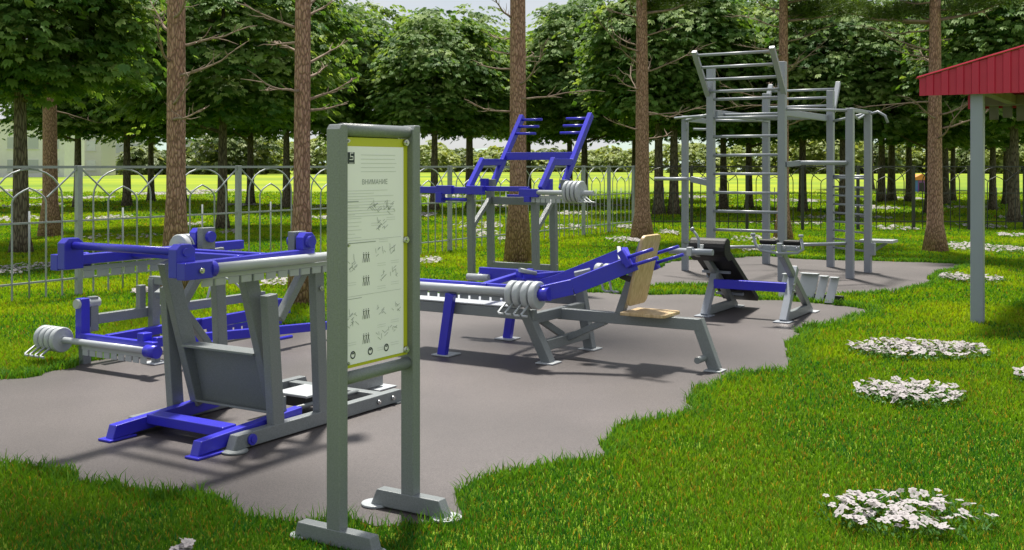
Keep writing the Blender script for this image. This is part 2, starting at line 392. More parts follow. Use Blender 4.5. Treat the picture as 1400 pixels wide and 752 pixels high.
# ------------------------------------------------------------------ machine C: tall shoulder-press lever machine
C_ = thing('press_lever_machine', 'tall machine with raised blue parallel arms and rungs, on four grey legs beside the pine', 'exercise machine', (-.512,13.78,0), ROT)
for b in (0, .95):
    bm_(C_, 'leg', GREY, (0,b,.0), (0,b-.02,1.14), .08, .075, up=(1,0,0))
    bm_(C_, 'leg', GREY, (.46,b,.0), (.46,b-.02,1.18), .08, .075, up=(1,0,0))
    bm_(C_, 'brace', GREY, (.43,b,1.08), (.03,b,.74), .055, .055, up=(0,1,0))
    bm_(C_, 'pivot_lug', BLUE, (.22,b+.05,1.2), (.22,b+.05,1.34), .08, .09)
    bolt(C_, .46, b+.03, .25)
    bb = b*1.11+.0
    bm_(C_, 'short_arm', BLUE, (-.07,bb,1.22), (.26,bb,1.585), .06, .08, up=(1,0,0))
    bm_(C_, 'arm_link', BLUE, (.22,bb,1.55), (.74,bb,1.55), .058, .085)
    bm_(C_, 'long_arm', BLUE, (.45,bb,1.2), (1.25,bb,2.18), .062, .085, up=(1,0,0))
    s = 1 if b == 0 else -1
    for k in range(3):
        aa = 1.2-.085*k; zz = 2.13-.097*k
        tb_(C_, 'handle', BLUE, [(aa,bb+.02*s,zz), (aa,bb+.34*s,zz)], .018, 10)
    bm_(C_, 'pivot_post', GREY, (.30,bb+.12,1.19), (.30,bb+.12,1.33), .07, .08)
for z, h in ((.2,.1), (1.05,.1)): bm_(C_, 'crossbar', GREY, (.46,.035,z), (.46,.90,z), .07, h)
bm_(C_, 'arm_crossbar', BLUE, (.8,.03,1.63), (.8,1.03,1.63), .06, .1)
bm_(C_, 'lever_beam', BLUE, (-.06,-.95,1.19), (-.06,.02,1.19), .07, .085)
bm_(C_, 'lever_beam', BLUE, (-.02,.0,1.215), (-.02,.85,1.215), .06, .06)
bm_(C_, 'lever_bracket', BLUE, (-.1,.78,1.17), (-.1,1.05,1.17), .08, .1)
for b in (-.35, .12): bm_(C_, 'lever_bracket', BLUE, (-.09,b-.12,1.195), (-.09,b+.12,1.195), .08, .11)
tb_(C_, 'weight_tube', WHITE, [(-.12,1.04,1.18), (-.12,1.80,1.18)], .03, 16)
comb(C_, P(-.1,.85,1.14), P(-.1,1.5,1.14), .085, 9)
disc_stack(C_, P(-.12,1.44,1.19), VD, 4, .135, .045, .012, P(-.35,.8,-.5))
bm_(C_, 'hanger', BLUE, (-.1,-.42,1.03), (-.1,-.42,1.16), .09, .1)
tb_(C_, 'hanger_rod', BLUE, [(-.1,-.36,1.075), (-.1,-.02,1.075)], .022, 10)
bm_(C_, 'hanger', BLUE, (-.1,.9,1.06), (-.1,.9,1.13), .08, .1)
bm_(C_, 'stop_bar', BLUE, (.3,.35,1.12), (.3,.75,1.12), .05, .03)
# ------------------------------------------------------------------ machine D: seated row bench with wooden seat
dx, dy = G(610, 486)
D = thing('seated_row_machine', 'long grey and blue lever bench with a wooden seat and backrest', 'exercise machine', (dx,dy,0), ROT)
for a in (0, .92):
    bm_(D, 'leg', BLUE, (a-.05 if a == 0 else a,.0,.012), (a-.05 if a == 0 else a,.08,.50), .05, .075, up=(0,1,0)); footplate(D, a, .0, .17, WHITE)
bm_(D, 'platform_beam', GREY, (.03,-.50,.375), (.03,.80,.375), .06, .08)
bm_(D, 'platform_beam', GREY, (.94,-.50,.385), (.94,.72,.385), .06, .08)
bm_(D, 'platform', WHITE, (.20,-.50,.425), (.20,.66,.425), .40, .012)
bm_(D, 'leg', GREY, (.11,.87,.01), (.01,.72,.42), .075, .08, up=(0,-1,0)); footplate(D, .11, .87, .15, WHITE)
bm_(D, 'leg', GREY, (.83,.85,.01), (.90,.70,.62), .075, .08, up=(0,-1,0)); footplate(D, .83, .85, .15, WHITE)
bm_(D, 'crossbar', GREY, (.03,.77,.345), (.88,.77,.345), .055, .08)
bm_(D, 'crossbar', GREY, (.12,.83,.135), (.82,.83,.135), .055, .08)
bm_(D, 'crossbar', GREY, (.05,.66,.46), (.88,.66,.46), .05, .05)
bm_(D, 'brace', GREY, (.47,.85,.15), (.47,1.17,.30), .05, .065, up=(1,0,0))
bm_(D, 'brace', GREY, (.15,.70,.36), (.45,.80,.17), .045, .05)
bm_(D, 'seat_beam', GREY, (.47,.76,.335), (.47,1.965,.335), .07, .085)
bm_(D, 'end_leg', GREY, (.47,1.925,.37), (.47,2.065,.012), .068, .085, up=(0,-1,0)); footplate(D, .47, 2.06, .13, WHITE)
tb_(D, 'foot_roller', GREY, [(.30,1.99,.10), (.64,1.99,.10)], .024, 16)
mb = MB(); mb.prism([P(.31,1.37,.379), P(.31,1.70,.379), P(.335,1.73,.379), P(.605,1.73,.379), P(.63,1.70,.379), P(.63,1.37,.379)], P(0,0,.026)); mb.build('seat', WOOD, D, .006)
bm_(D, 'seat_bracket', DARK, (.42,1.52,.372), (.52,1.52,.372), .1, .014)
def back(mb):
    c0, c1 = Vector((0,1.415,.455)), Vector((0,1.545,.985))
    e = (c1-c0).normalized(); L = (c1-c0).length; pts = []
    W, r = .165, .05
    for cx, cz, t0 in ((W-r, r, -PI/2), (W-r, L-r, 0), (-W+r, L-r, PI/2), (-W+r, r, PI)):
        for k in range(7):
            t = t0+k/6*PI/2; pts.append((cx+r*math.cos(t), cz+r*math.sin(t)))
    n = Vector((0, e.z, -e.y))
    poly = []
    for x, q in pts:
        w = c0+e*q+n*.0; poly.append(P(.47+x, w.y, w.z))
    d = n*.026; mb.prism(poly, P(0, d.y, d.z))
part(D, 'backrest', WOOD, back, .005)
bm_(D, 'back_post', GREY, (.47,1.295,.37), (.47,1.50,.93), .075, .06, up=(0,-1,0))
# near weight lever
tb_(D, 'weight_tube', WHITE, [(-.05,-.50,.545), (-.05,.62,.545)], .032, 18)
bm_(D, 'lever_beam', BLUE, (.02,-.50,.565), (.02,.64,.565), .045, .055)
comb(D, P(-.01,-.46,.522), P(-.01,.62,.522), .06, 11, STEEL)
tb_(D, 'weight_tube', WHITE, [(-.05,.62,.545), (-.05,.88,.545)], .022, 14)
disc_stack(D, P(-.05,.63,.535), VD, 2, .10, .05, .014, P(-.6,-.35,-.7))
disc_stack(D, P(-.05,.77,.535), VD, 2, .105, .052, .014, P(-.6,-.35,-.7))
mb = MB(); mb.tube([P(-.05,.86,.54), P(-.05,.97,.55)], .05, 20); mb.build('tube_socket', BLUE, D)
# far weight lever
bm_(D, 'lever_beam', BLUE, (.95,-.30,.56), (.95,.62,.56), .05, .10)
tb_(D, 'weight_tube', WHITE, [(1.02,-.36,.53), (1.02,.6,.53)], .028, 14)
mb = MB(); mb.tube([P(.9,-.40,.525), P(.9,-.18,.525)], .03, 16); mb.build('tube_socket', WHITE, D)
comb(D, P(.9,-.2,.51), P(.9,.3,.51), .07, 6)
bm_(D, 'lever_crossbar', BLUE, (-.02,.36,.575), (.95,.22,.605), .05, .04)
bm_(D, 'lever_crossbar', BLUE, (.5,.40,.60), (.95,.55,.60), .05, .04)
mb = MB(); mb.beam(P(.5,.36,.62), P(.62,.42,.62), .07, .06); mb.build('pivot_lug', BLUE, D, .004)
tb_(D, 'pivot_pin', STEEL, [(.46,.40,.66), (.62,.46,.62)], .018)
# pull arms
def arm(mb):
    pts = [(-.05,.90,.55), (.08,1.09,.60), (.31,1.50,.785)]
    for p, q in zip(pts, pts[1:]): mb.beam(P(*p), P(*q), .045, .115)
part(D, 'pull_arm', BLUE, arm)
def arm2(mb):
    pts = [(.66,.46,.51), (.64,.66,.575), (.57,1.29,.825)]
    for p, q in zip(pts, pts[1:]): mb.beam(P(*p), P(*q), .045, .095)
part(D, 'pull_arm', BLUE, arm2)
bm_(D, 'arm_crossbar', BLUE, (.26,1.46,.79), (.60,1.27,.825), .05, .09)
bm_(D, 'arm_strut', WHITE, (.56,1.24,.865), (.34,1.36,.79), .03, .03)
disc_stack(D, P(.46,1.10,.69), VD, 2, .06, .05, .02, P(0,.2,-1))
bm_(D, 'arm_bracket', STEEL, (.42,.93,.64), (.48,1.04,.67), .09, .07)
bm_(D, 'stop_tab', DARK, (.30,1.38,.68), (.30,1.46,.655), .03, .04)
bm_(D, 'handle_plate', BLUE, (.22,1.42,.87), (.22,1.50,.76), .05, .05, up=(0,1,0))
bm_(D, 'handle_plate', BLUE, (.70,1.42,.86), (.70,1.50,.70), .05, .05, up=(0,1,0))
bm_(D, 'handle_carrier', BLUE, (.22,1.45,.80), (.70,1.45,.76), .045, .05)
for a, dz in ((.22,0), (.70,-.01)):
    tb_(D, 'handle', BLUE, [(a,1.44,.815+dz), (a,1.68,.895+dz)], .013, 10)
    tb_(D, 'handle', BLUE, [(a,1.48,.755+dz), (a,1.72,.835+dz)], .013, 10)
# ------------------------------------------------------------------ machine E: back extension bench with black pads
ex, ey = G(963, 433)
E_ = thing('back_extension_bench', 'bench with a sloping black pad and blue crossbar on two grey crossed frames', 'exercise machine', (ex,ey,0), ROT)
for b in (0, .80):
    bm_(E_, 'front_leg', STEEL, (0,b,.01), (.36,b,.50), .07, .07, up=(1,0,0)); footplate(E_, 0, b, .16, STEEL)
    bm_(E_, 'rear_leg', GREY, (.88,b-.002,.01), (-.10,b-.002,.70), .06, .07, up=(1,0,0)); footplate(E_, .88, b, .16, WHITE)
    bm_(E_, 'base_rail', GREY, (.04,b+.001,.05), (.84,b+.001,.05), .055, .08)
bm_(E_, 'crossbar', BLUE, (.20,.03,.315), (.20,.77,.315), .06, .09)
for z in (.29, .35): bolt(E_, .19, .80-.04+.08, z)
def pad(mb):
    # padded board, thick rolled head at its upper end
    c0, c1 = Vector((-.12,.655)), Vector((.90,.02)); e = (c1-c0).normalized(); n = Vector((-e.y, e.x)); L = (c1-c0).length
    prof = []
    for k in range(9):
        t = PI/2+k/8*PI; prof.append((.085+.085*math.cos(t), .045+.10*math.sin(t)*1.0))
    prof += [(.18,-.055), (.26,.0), (L-.03,.0)]
    for k in range(5):
        t = -PI/2+k/4*PI; prof.append((L-.03+.03*math.cos(t), .03+.03*math.sin(t)))
    prof += [(.18,.065), (.12,.145)]
    poly = []
    for s, q in prof:
        w = c0+e*s+n*(q+.05); poly.append(P(w.x, -.14, w.y))
    mb.prism(poly, P(0,.38,0))
pad_o = part(E_, 'pad', BLACK, pad, .02)
for z_, a_ in ((.42,.33), (.16,.72)): bm_(E_, 'pad_bracket', STEEL, (a_,-.15,z_), (a_,.15,z_), .04, .03)
bm_(E_, 'roller_arm', GREY, (.05,-.05,.60), (-.24,-.05,.67), .05, .05, up=(0,0,1))
tb_(E_, 'foot_roller', STEEL, [(-.26,-.26,.665), (-.26,.19,.665)], .03, 16)
bm_(E_, 'roller_clamp', WHITE, (-.26,-.07,.665), (-.26,-.02,.665), .075, .085)
tb_(E_, 'grip', STEEL, [(-.2,.02,.70), (-.2,.02,.78), (-.19,-.01,.83), (-.19,-.05,.875)], .013, 10)
mb = MB(); mb.tube([P(-.19,-.045,.87), P(-.19,-.06,.89)], .022, 12); mb.build('grip_end', STEEL, E_)
for b0, b1 in ((.60,.765), (.83,1.0)):
    bm_(E_, 'arm_pad', BLACK, (-.06,b0,.775), (-.06,b1,.775), .13, .045, .018)
    bm_(E_, 'pad_rail', STEEL, (-.13,b0,.725), (-.13,b1,.725), .02, .05)
    for b in (b0+.025, b1-.025): bolt(E_, -.135, b, .735, axis='a', sign=-1, r=.016)
tb_(E_, 'grip_frame', STEEL, [(-.10,.535,.84), (-.13,.57,.75), (-.14,.63,.695), (-.15,.80,.675), (-.14,.98,.685), (-.13,1.03,.72), (-.10,1.0,.82)], .014, 10)
for b in (.535, 1.0): 
    mb = MB(); mb.tube([P(-.10,b,.83), P(-.10,b,.855)], .022, 12); mb.build('grip_end', STEEL, E_)
bm_(E_, 'pad_post', STEEL, (-.11,.80,.64), (-.11,.80,.77), .05, .05)
# ------------------------------------------------------------------ row of tilted foot plates behind the bench
px_, py_ = G(1101, 412)
R_ = thing('tilted_plate_stand', 'row of four tilted grey steel plates on a low bar behind the padded bench', 'exercise stand', (px_,py_,0), ROT)
def tilt_plate(b, w, h, a=0):
    def fn(mb):
        mb.beam(P(a-.045,b-w/2,.018+h*.02), P(a+.0,b-w/2+.03,.018+h), .0, .0) if False else None
        mb.hexa([P(a-.05,b-w/2-.02,.02), P(a-.05,b+w/2-.02,.02), P(a-.042,b+w/2-.02,.02), P(a-.042,b-w/2-.02,.02)],
                [P(a+.05,b-w/2+.02,.02+h), P(a+.05,b+w/2+.02,.02+h), P(a+.058,b+w/2+.02,.02+h), P(a+.058,b-w/2+.02,.02+h)])
        mb.beam(P(a+.015,b-w/2+.02,.022+h), P(a+.015,b+w/2+.02,.022+h), .085, .010)
    part(R_, 'tilted_plate', WHITE, fn, .003)
tilt_plate(.0, .20, .28, .08); tilt_plate(.19, .095, .27, -.04); tilt_plate(.325, .095, .27, -.12); tilt_plate(-.25, .12, .26, .1)
bm_(R_, 'bar', DARK, (.14,-.3,.06), (.0,.42,.06), .03, .05)
for b in (-.2, .36): bm_(R_, 'bar_foot', DARK, (.08-.1*b,b,.0), (.08-.1*b,b,.05), .05, .03)
# ------------------------------------------------------------------ F: calisthenics frame
Fr = thing('calisthenics_frame', 'tall grey pull-up and climbing frame of seven steel posts and ladder rungs', 'climbing frame', (2.685,14.6,0), ROT)
def post(a, b, h, w=.1): return bm_(Fr, 'post', STEEL, (a,b,0), (a,b,h), w, w, .008, up=(1,0,0))
post(0,0,2.83); post(0,.98,2.86); post(2.3,.0,2.61); post(2.3,.98,2.62); post(.66,-.646,2.22,.085); post(1.66,-.646,2.22,.085)
post(.78,1.65,2.27); post(1.72,1.66,2.27,.095)
def rung(p, q, r=.019): tb_(Fr, 'rung', STEEL, [p, q], r, 10)
for k in range(9): 
    z = .645+.25*k-.0
    if z < 2.45: rung((-.02,.04,z), (-.02,.94,z))
for k in range(4):
    t = k/3.0; rung((-.06-.43*t,.0,2.50+.45*t), (-.06-.43*t,.98,2.50+.45*t))
for b in (-.03, 1.01): bm_(Fr, 'outrigger', STEEL, (-.02,b,2.44), (-.52,b,3.0), .05, .07, up=(0,1,0))
for b in (-.03, 1.01): bm_(Fr, 'outrigger', STEEL, (2.32,b,2.30), (2.62,b,2.76), .05, .07, up=(0,1,0))
for k in range(3): rung((2.4+.1*k,.0,2.40+.13*k), (2.4+.1*k,.98,2.40+.13*k))
# top beams and monkey bars
bm_(Fr, 'top_beam', STEEL, (.05,.05,2.21), (2.25,.05,2.21), .05, .09)
bm_(Fr, 'top_beam', STEEL, (.05,.93,2.21), (2.25,.93,2.21), .05, .09)
for k in range(6): rung((.3+k*.33,.05,2.2), (.3+k*.33,.93,2.2))
rung((.66,-.80,2.19), (.1,-.02,2.19)); rung((.66,-.646,2.15), (.02,.0,2.2), .022)
rung((1.66,-.646,2.19), (2.28,0,2.19)); bm_(Fr, 'top_beam', STEEL, (.66,-.646,2.17), (1.66,-.646,2.17), .05, .07)
rung((.0,1.0,2.24), (.78,1.65,2.24)); rung((2.3,1.0,2.16), (1.72,1.66,2.24))
bm_(Fr, 'top_beam', STEEL, (.8,1.66,2.25), (1.7,1.66,2.25), .05, .05)
tb_(Fr, 'grip', STEEL, [(1.72,1.66,2.22), (1.7,1.80,2.26), (1.68,1.90,2.2), (1.68,1.94,2.1)], .018, 10)
tb_(Fr, 'grip', STEEL, [(.78,1.66,2.22), (1.4,1.60,2.15), (1.72,1.62,2.22)], .018, 10)
tb_(Fr, 'grip', STEEL, [(.5,-.45,2.02), (.45,-.25,2.01), (.42,-.15,2.05), (.4,-.1,2.2)], .018, 10)
tb_(Fr, 'grip', STEEL, [(.62,-.60,2.15), (.6,-.60,2.02), (.7,-.7,1.98)], .016, 10)
# dip bars
for a in (-.12, .5): pass
tb_(Fr, 'dip_bar', STEEL, [(.30,-.95,1.32), (.02,-.34,1.32)], .024, 12)
tb_(Fr, 'dip_bar', STEEL, [(.55,-.7,1.32), (.2,-.15,1.32)], .024, 12)
bm_(Fr, 'dip_bracket', STEEL, (.05,-.30,1.32), (.0,-.04,1.27), .05, .08)
bm_(Fr, 'bar_bracket', STEEL, (.0,1.03,1.52), (.12,1.18,1.54), .05, .07)
tb_(Fr, 'high_bar', STEEL, [(.1,1.16,1.54), (.74,1.62,1.54)], .03, 14); tb_(Fr, 'high_bar', STEEL, [(2.3,1.02,1.35), (1.76,1.66,1.35)], .022, 12)
rung((.04,1.03,.47), (.76,1.62,.47), .022); rung((.62,-.646,.42), (.06,-.02,.42), .022); rung((2.26,-.02,.27), (1.70,-.62,.27), .022)
for k in range(9): 
    z = .30+k*.128
    rung((2.27,1.03,z), (1.75,1.63,z), .015)
bm_(Fr, 'step_bracket', STEEL, (1.72,1.71,.25), (1.72,1.71,.42), .1, .09)
# ------------------------------------------------------------------ sit-up board standing on the lawn beside the frame
sx, sy = G(1206, 353)
st = thing('step_board', 'white step board at the right end of the climbing frame', 'step', (sx,sy,0), ROT)
bm_(st, 'board', WHITE, (-.15,-.28,.29), (-.15,.24,.29), .40, .045)
bm_(st, 'leg', STEEL, (-.15,-.2,0), (-.15,-.2,.265), .07, .07); bm_(st, 'brace', STEEL, (-.15,-.2,.06), (-.15,.1,.26), .05, .05)
# ------------------------------------------------------------------ pavilion at the right
Pv = thing('pavilion', 'open shelter with a red corrugated metal roof on pale blue-grey posts', 'pavilion', (4.42,10.27,0), ROT)
RED = mat('red_sheet', (.48,.014,.05), .42, .5, (5, .5, (.39,.011,.042)), None)
DIM = mat('shelter_timber', (.20,.19,.17), .8, .3, (8, .6, (.12,.11,.10)))
for a, b in ((0,0), (0,3.6), (2.5,.85), (2.5,3.6)): bm_(Pv, 'post', POSTM, (a,b,0), (a,b,2.2), .115, .115, .012, up=(1,0,0))
def corr(mb, p00, p01, p10, p11, n, amp, nrm):
    """corrugated sheet between edge p00-p01 and p10-p11 (trapezoid ribs)"""
    vs = []; nrm = Vector(nrm); prof = [(0,0),(.44,0),(.5,1),(.94,1)]
    ts = []
    for k in range(n):
        for f, h in prof: ts.append(((k+f)/n, h))
    ts.append((1, 0))
    for t, h in ts:
        vs.append(Vector(p00).lerp(Vector(p01), t)+nrm*amp*h); vs.append(Vector(p10).lerp(Vector(p11), t)+nrm*amp*h)
    mb.add(vs, [(2*i, 2*i+2, 2*i+3, 2*i+1) for i in range(len(ts)-1)])
b0, b1, bm0 = -.50, 4.10, 1.8
zr = 2.34+.27*(bm0-b0)
def gable(a, nsign):
    def fn(mb):
        corr(mb, P(a,b0,2.175), P(a,bm0,2.175), P(a,b0,2.34), P(a,bm0,zr), 17, .018, P(nsign,0,0))
        corr(mb, P(a,bm0,2.175), P(a,b1,2.175), P(a,bm0,zr), P(a,b1,2.34), 17, .018, P(nsign,0,0))
    o = part(Pv, 'gable_sheet', RED, fn, 0)
    s = o.modifiers.new('t', 'SOLIDIFY'); s.thickness = .004
gable(-.14, -1); gable(2.7, 1)
for sgn in (0, 1):
    def fn(mb):
        e = b0-.03 if sgn == 0 else b1+.03
        corr(mb, P(-.17,e,2.345), P(2.73,e,2.345), P(-.17,bm0,zr+.015), P(2.73,bm0,zr+.015), 20, .02, (0,0,1))
    o = part(Pv, 'roof_sheet', RED, fn, 0); s = o.modifiers.new('t', 'SOLIDIFY'); s.thickness = .005
for b in (0, 3.6): bm_(Pv, 'eave_beam', DIM, (-.1,b,2.26), (2.66,b,2.26), .1, .1)
for a in (0, 2.5): bm_(Pv, 'tie_beam', DIM, (a,b0+.06,2.255), (a,b1-.06,2.255), .08, .12)
def slats(mb):
    for k in range(30): mb.beam(P(2.62,-.35+k*.145,2.02+.02*(k%3)), P(2.62,-.35+k*.145,2.33), .10, .02, up=(1,0,0))
part(Pv, 'rear_slats', DIM, slats, .003)
lx = bm_(Pv, 'hanging_lantern', RED, (2.2,.78,1.93), (2.2,.78,2.05), .05, .05)
# ------------------------------------------------------------------ fences
def fence(name, label, m, origin, dirv, bays, posts_s, label_group, H=1.5, stub=True):
    ang = math.atan2(dirv[1], dirv[0])
    f = thing(name, label, 'fence', (origin[0], origin[1], 0), ang, label_group)
    for s in posts_s:
        mb = MB(); mb.beam((s,0,0), (s,0,H+.005), .065, .065, up=(1,0,0)); mb.build('post', m, f, .004)
    for s0, s1 in bays:
        mb = MB(); L = s1-s0
        x0, x1 = s0+.034, s1-.034
        for z, h in ((H-.012,.03), (.87,.02), (.21,.02)): mb.beam((x0,0,z), (x1,0,z), .02, h)
        nu = 2 if L > 1.6 else 1; U = L/nu; r = .0105
        for k in range(nu):
            c = s0+U*(k+.5); w = U/6.0
            yo = 0.012
            for q in (-2, 2): mb.tube([(c+q*w,yo,.03), (c+q*w,yo,1.14)], r, 6, False)
            n = 12; mb.tube([(c-2*w*math.cos(PI*i/n), yo, 1.14+.325*math.sin(PI*i/n)) for i in range(n+1)], r, 6, False)
            for q in (-1, 1):
                mb.tube([(c+q*w,yo,.03), (c+q*w,yo,1.10)] + [(c+q*w*(1-t**1.6), yo, 1.10+.155*t**.8) for t in (.25,.5,.75,1.0)], r, 6, False)
                mb.tube([(c+q*w*1.0,yo-.02,1.15), (c+q*(U/2-.04),yo-.02,H-.04)], r, 6, False)
            mb.tube([(c,yo,.03), (c,yo,1.0)], r, 6)
        mb.build('panel', m, f)
    return f
ox_, oy_ = -5.41, 11.8
cuts = [-1.70, .79, 3.28, 5.77, 8.26, 10.75, 13.24, 14.45, 15.73]
fence('metal_fence', 'pale grey metal fence with arched bars running back along the left', FENCE, (ox_, oy_), (UX, UY), list(zip(cuts, cuts[1:])), cuts, None)
fx0, fy0 = ox_+UX*15.73, oy_+UY*15.73
bl = [.06+1.29*k for k in range(11)]
fence('metal_fence', 'black metal fence with arched bars across the back and right', FENCEB, (fx0, fy0), (1.0, -.005), list(zip(bl, bl[1:])), bl, None)
# ------------------------------------------------------------------ ground, court, meadow
COURT1 = [(-220,530),(0,521),(60,510),(120,494),(158,484),(175,470),(215,458),(260,450),(330,443),(400,444),(440,440),(480,428),(575,408),(680,400),(780,399),(860,402),(950,404),(1040,410),(1120,416),(1185,422),(1196,428),(1150,437),(1108,449),(1085,466),(1078,488),(1062,506),(1000,514),(965,536),(910,572),(872,583),(820,601),(803,628),(745,634),(690,652),(648,680),(640,706),(600,719),(560,723),(520,717),(480,711),(430,706),(380,703),(330,703),(275,686),(200,667),(120,654),(0,636),(-120,640),(-220,640)]
COURT2 = [(878,392),(925,391),(1000,395),(1090,403),(1150,405),(1205,402),(1262,392),(1275,380),(1300,370),(1322,364),(1270,359),(1190,357),(1120,356),(1050,351),(980,354),(915,359),(890,370),(872,382)]
def poly_smooth(px):
    pts = [Vector(G(*p)) for p in px]; out = []
    n = len(pts)
    for i in range(n):
        p0, p1, p2, p3 = pts[i-1], pts[i], pts[(i+1)%n], pts[(i+2)%n]
        L_ = (p2-p1).length; m_ = max(2, int(L_/.09))
        for j_ in range(m_):
            t = j_/m_
            out.append(.5*((2*p1)+(p2-p0)*t+(2*p0-5*p1+4*p2-p3)*t*t+(3*p1-p0-3*p2+p3)*t**3))
    q = []; n = len(out); ac = 0.0
    for i in range(n):
        d = (out[(i+1)%n]-out[i-1]); ac += d.length/2
        nr = Vector((d.y, -d.x)).normalized()
        q.append(out[i]+nr*(.055*math.sin(ac*4.1+1.3*math.sin(ac*1.7))+.035*math.sin(ac*11.3+2*math.sin(ac*3.9))))
    return q
c1, c2 = poly_smooth(COURT1), poly_smooth(COURT2)
def court_mat():
    m = mat('rubber_surface', (.21,.19,.188), .5, .5)
    nt = m.node_tree; b = nt.nodes['Principled BSDF']; L = nt.links.new
    tc = nt.nodes.new('ShaderNodeTexCoord')
    n1 = nt.nodes.new('ShaderNodeTexNoise'); n1.inputs['Scale'].default_value = 170; n1.inputs['Detail'].default_value = 3
    n2 = nt.nodes.new('ShaderNodeTexNoise'); n2.inputs['Scale'].default_value = .9; n2.inputs['Detail'].default_value = 6
    r1 = nt.nodes.new('ShaderNodeValToRGB'); r1.color_ramp.elements[0].position = .36; r1.color_ramp.elements[1].position = .62
    r1.color_ramp.elements[0].color = (.042,.035,.035,1); r1.color_ramp.elements[1].color = (.096,.082,.080,1)
    mr = nt.nodes.new('ShaderNodeMapRange'); mr.inputs['From Min'].default_value = .3; mr.inputs['From Max'].default_value = .7; mr.inputs['To Min'].default_value = .74; mr.inputs['To Max'].default_value = 1.12
    mu = nt.nodes.new('ShaderNodeMix'); mu.data_type = 'RGBA'; mu.blend_type = 'MULTIPLY'; mu.inputs['Factor'].default_value = 1
    for n in (n1, n2): L(tc.outputs['Object'], n.inputs['Vector'])
    L(n1.outputs['Fac'], r1.inputs['Fac']); L(n2.outputs['Fac'], mr.inputs['Value'])
    L(r1.outputs['Color'], mu.inputs['A']); L(mr.outputs['Result'], mu.inputs['B']); L(mu.outputs['Result'], b.inputs['Base Color'])
    bp = nt.nodes.new('ShaderNodeBump'); bp.inputs['Strength'].default_value = .25; bp.inputs['Distance'].default_value = .004
    L(n1.outputs['Fac'], bp.inputs['Height']); L(bp.outputs['Normal'], b.inputs['Normal'])
    return m
RUBBER = court_mat()
for poly in (c1, c2):
    mb = MB(); mb.prism([(p.x, p.y, -.05) for p in poly], (0,0,.054)); o = mb.build('rubber_court', RUBBER); tag(o, kind='structure')
def ground_mat():
    m = mat('lawn_soil', (.06,.10,.012), .95, .1)
    nt = m.node_tree; b = nt.nodes['Principled BSDF']; L = nt.links.new
    tc = nt.nodes.new('ShaderNodeTexCoord')
    n1 = nt.nodes.new('ShaderNodeTexNoise'); n1.inputs['Scale'].default_value = 18; n1.inputs['Detail'].default_value = 8
    r1 = nt.nodes.new('ShaderNodeValToRGB'); r1.color_ramp.elements[0].position = .3; r1.color_ramp.elements[1].position = .7
    r1.color_ramp.elements[0].color = (.05,.09,.006,1); r1.color_ramp.elements[1].color = (.17,.25,.018,1)
    L(tc.outputs['Object'], n1.inputs['Vector']); L(n1.outputs['Fac'], r1.inputs['Fac']); L(r1.outputs['Color'], b.inputs['Base Color'])
    return m
mb = MB(); mb.add([(-1100,-25,0), (1100,-25,0), (1100,950,0), (-1100,950,0)], [(0,1,2,3)])
tag(mb.build('ground', ground_mat()), kind='structure')
MEAD = mat('flowering_meadow', (.24,.285,.014), .95, .1, (.045, .95, (.10,.175,.02)))
mb = MB(); N = 60
top = [(-300+600*k/N, 56+4*math.sin(k*1.3)+2*math.sin(k*3.1), .004) for k in range(N+1)]
mb.add(top+[(420,330,.004),(-420,330,.004)], [tuple(range(N+3))]); tag(mb.build('meadow', MEAD), kind='structure')
# inside test for a polygon
def inside(px, py, poly):
    r = np.zeros(len(px), bool); n = len(poly)
    for i in range(n):
        x0, y0 = poly[i]; x1, y1 = poly[(i+1)%n]
        c = ((y0 > py) != (y1 > py)) & (px < (x1-x0)*(py-y0)/((y1-y0) if y1 != y0 else 1e-9)+x0)
        r ^= c
    return r
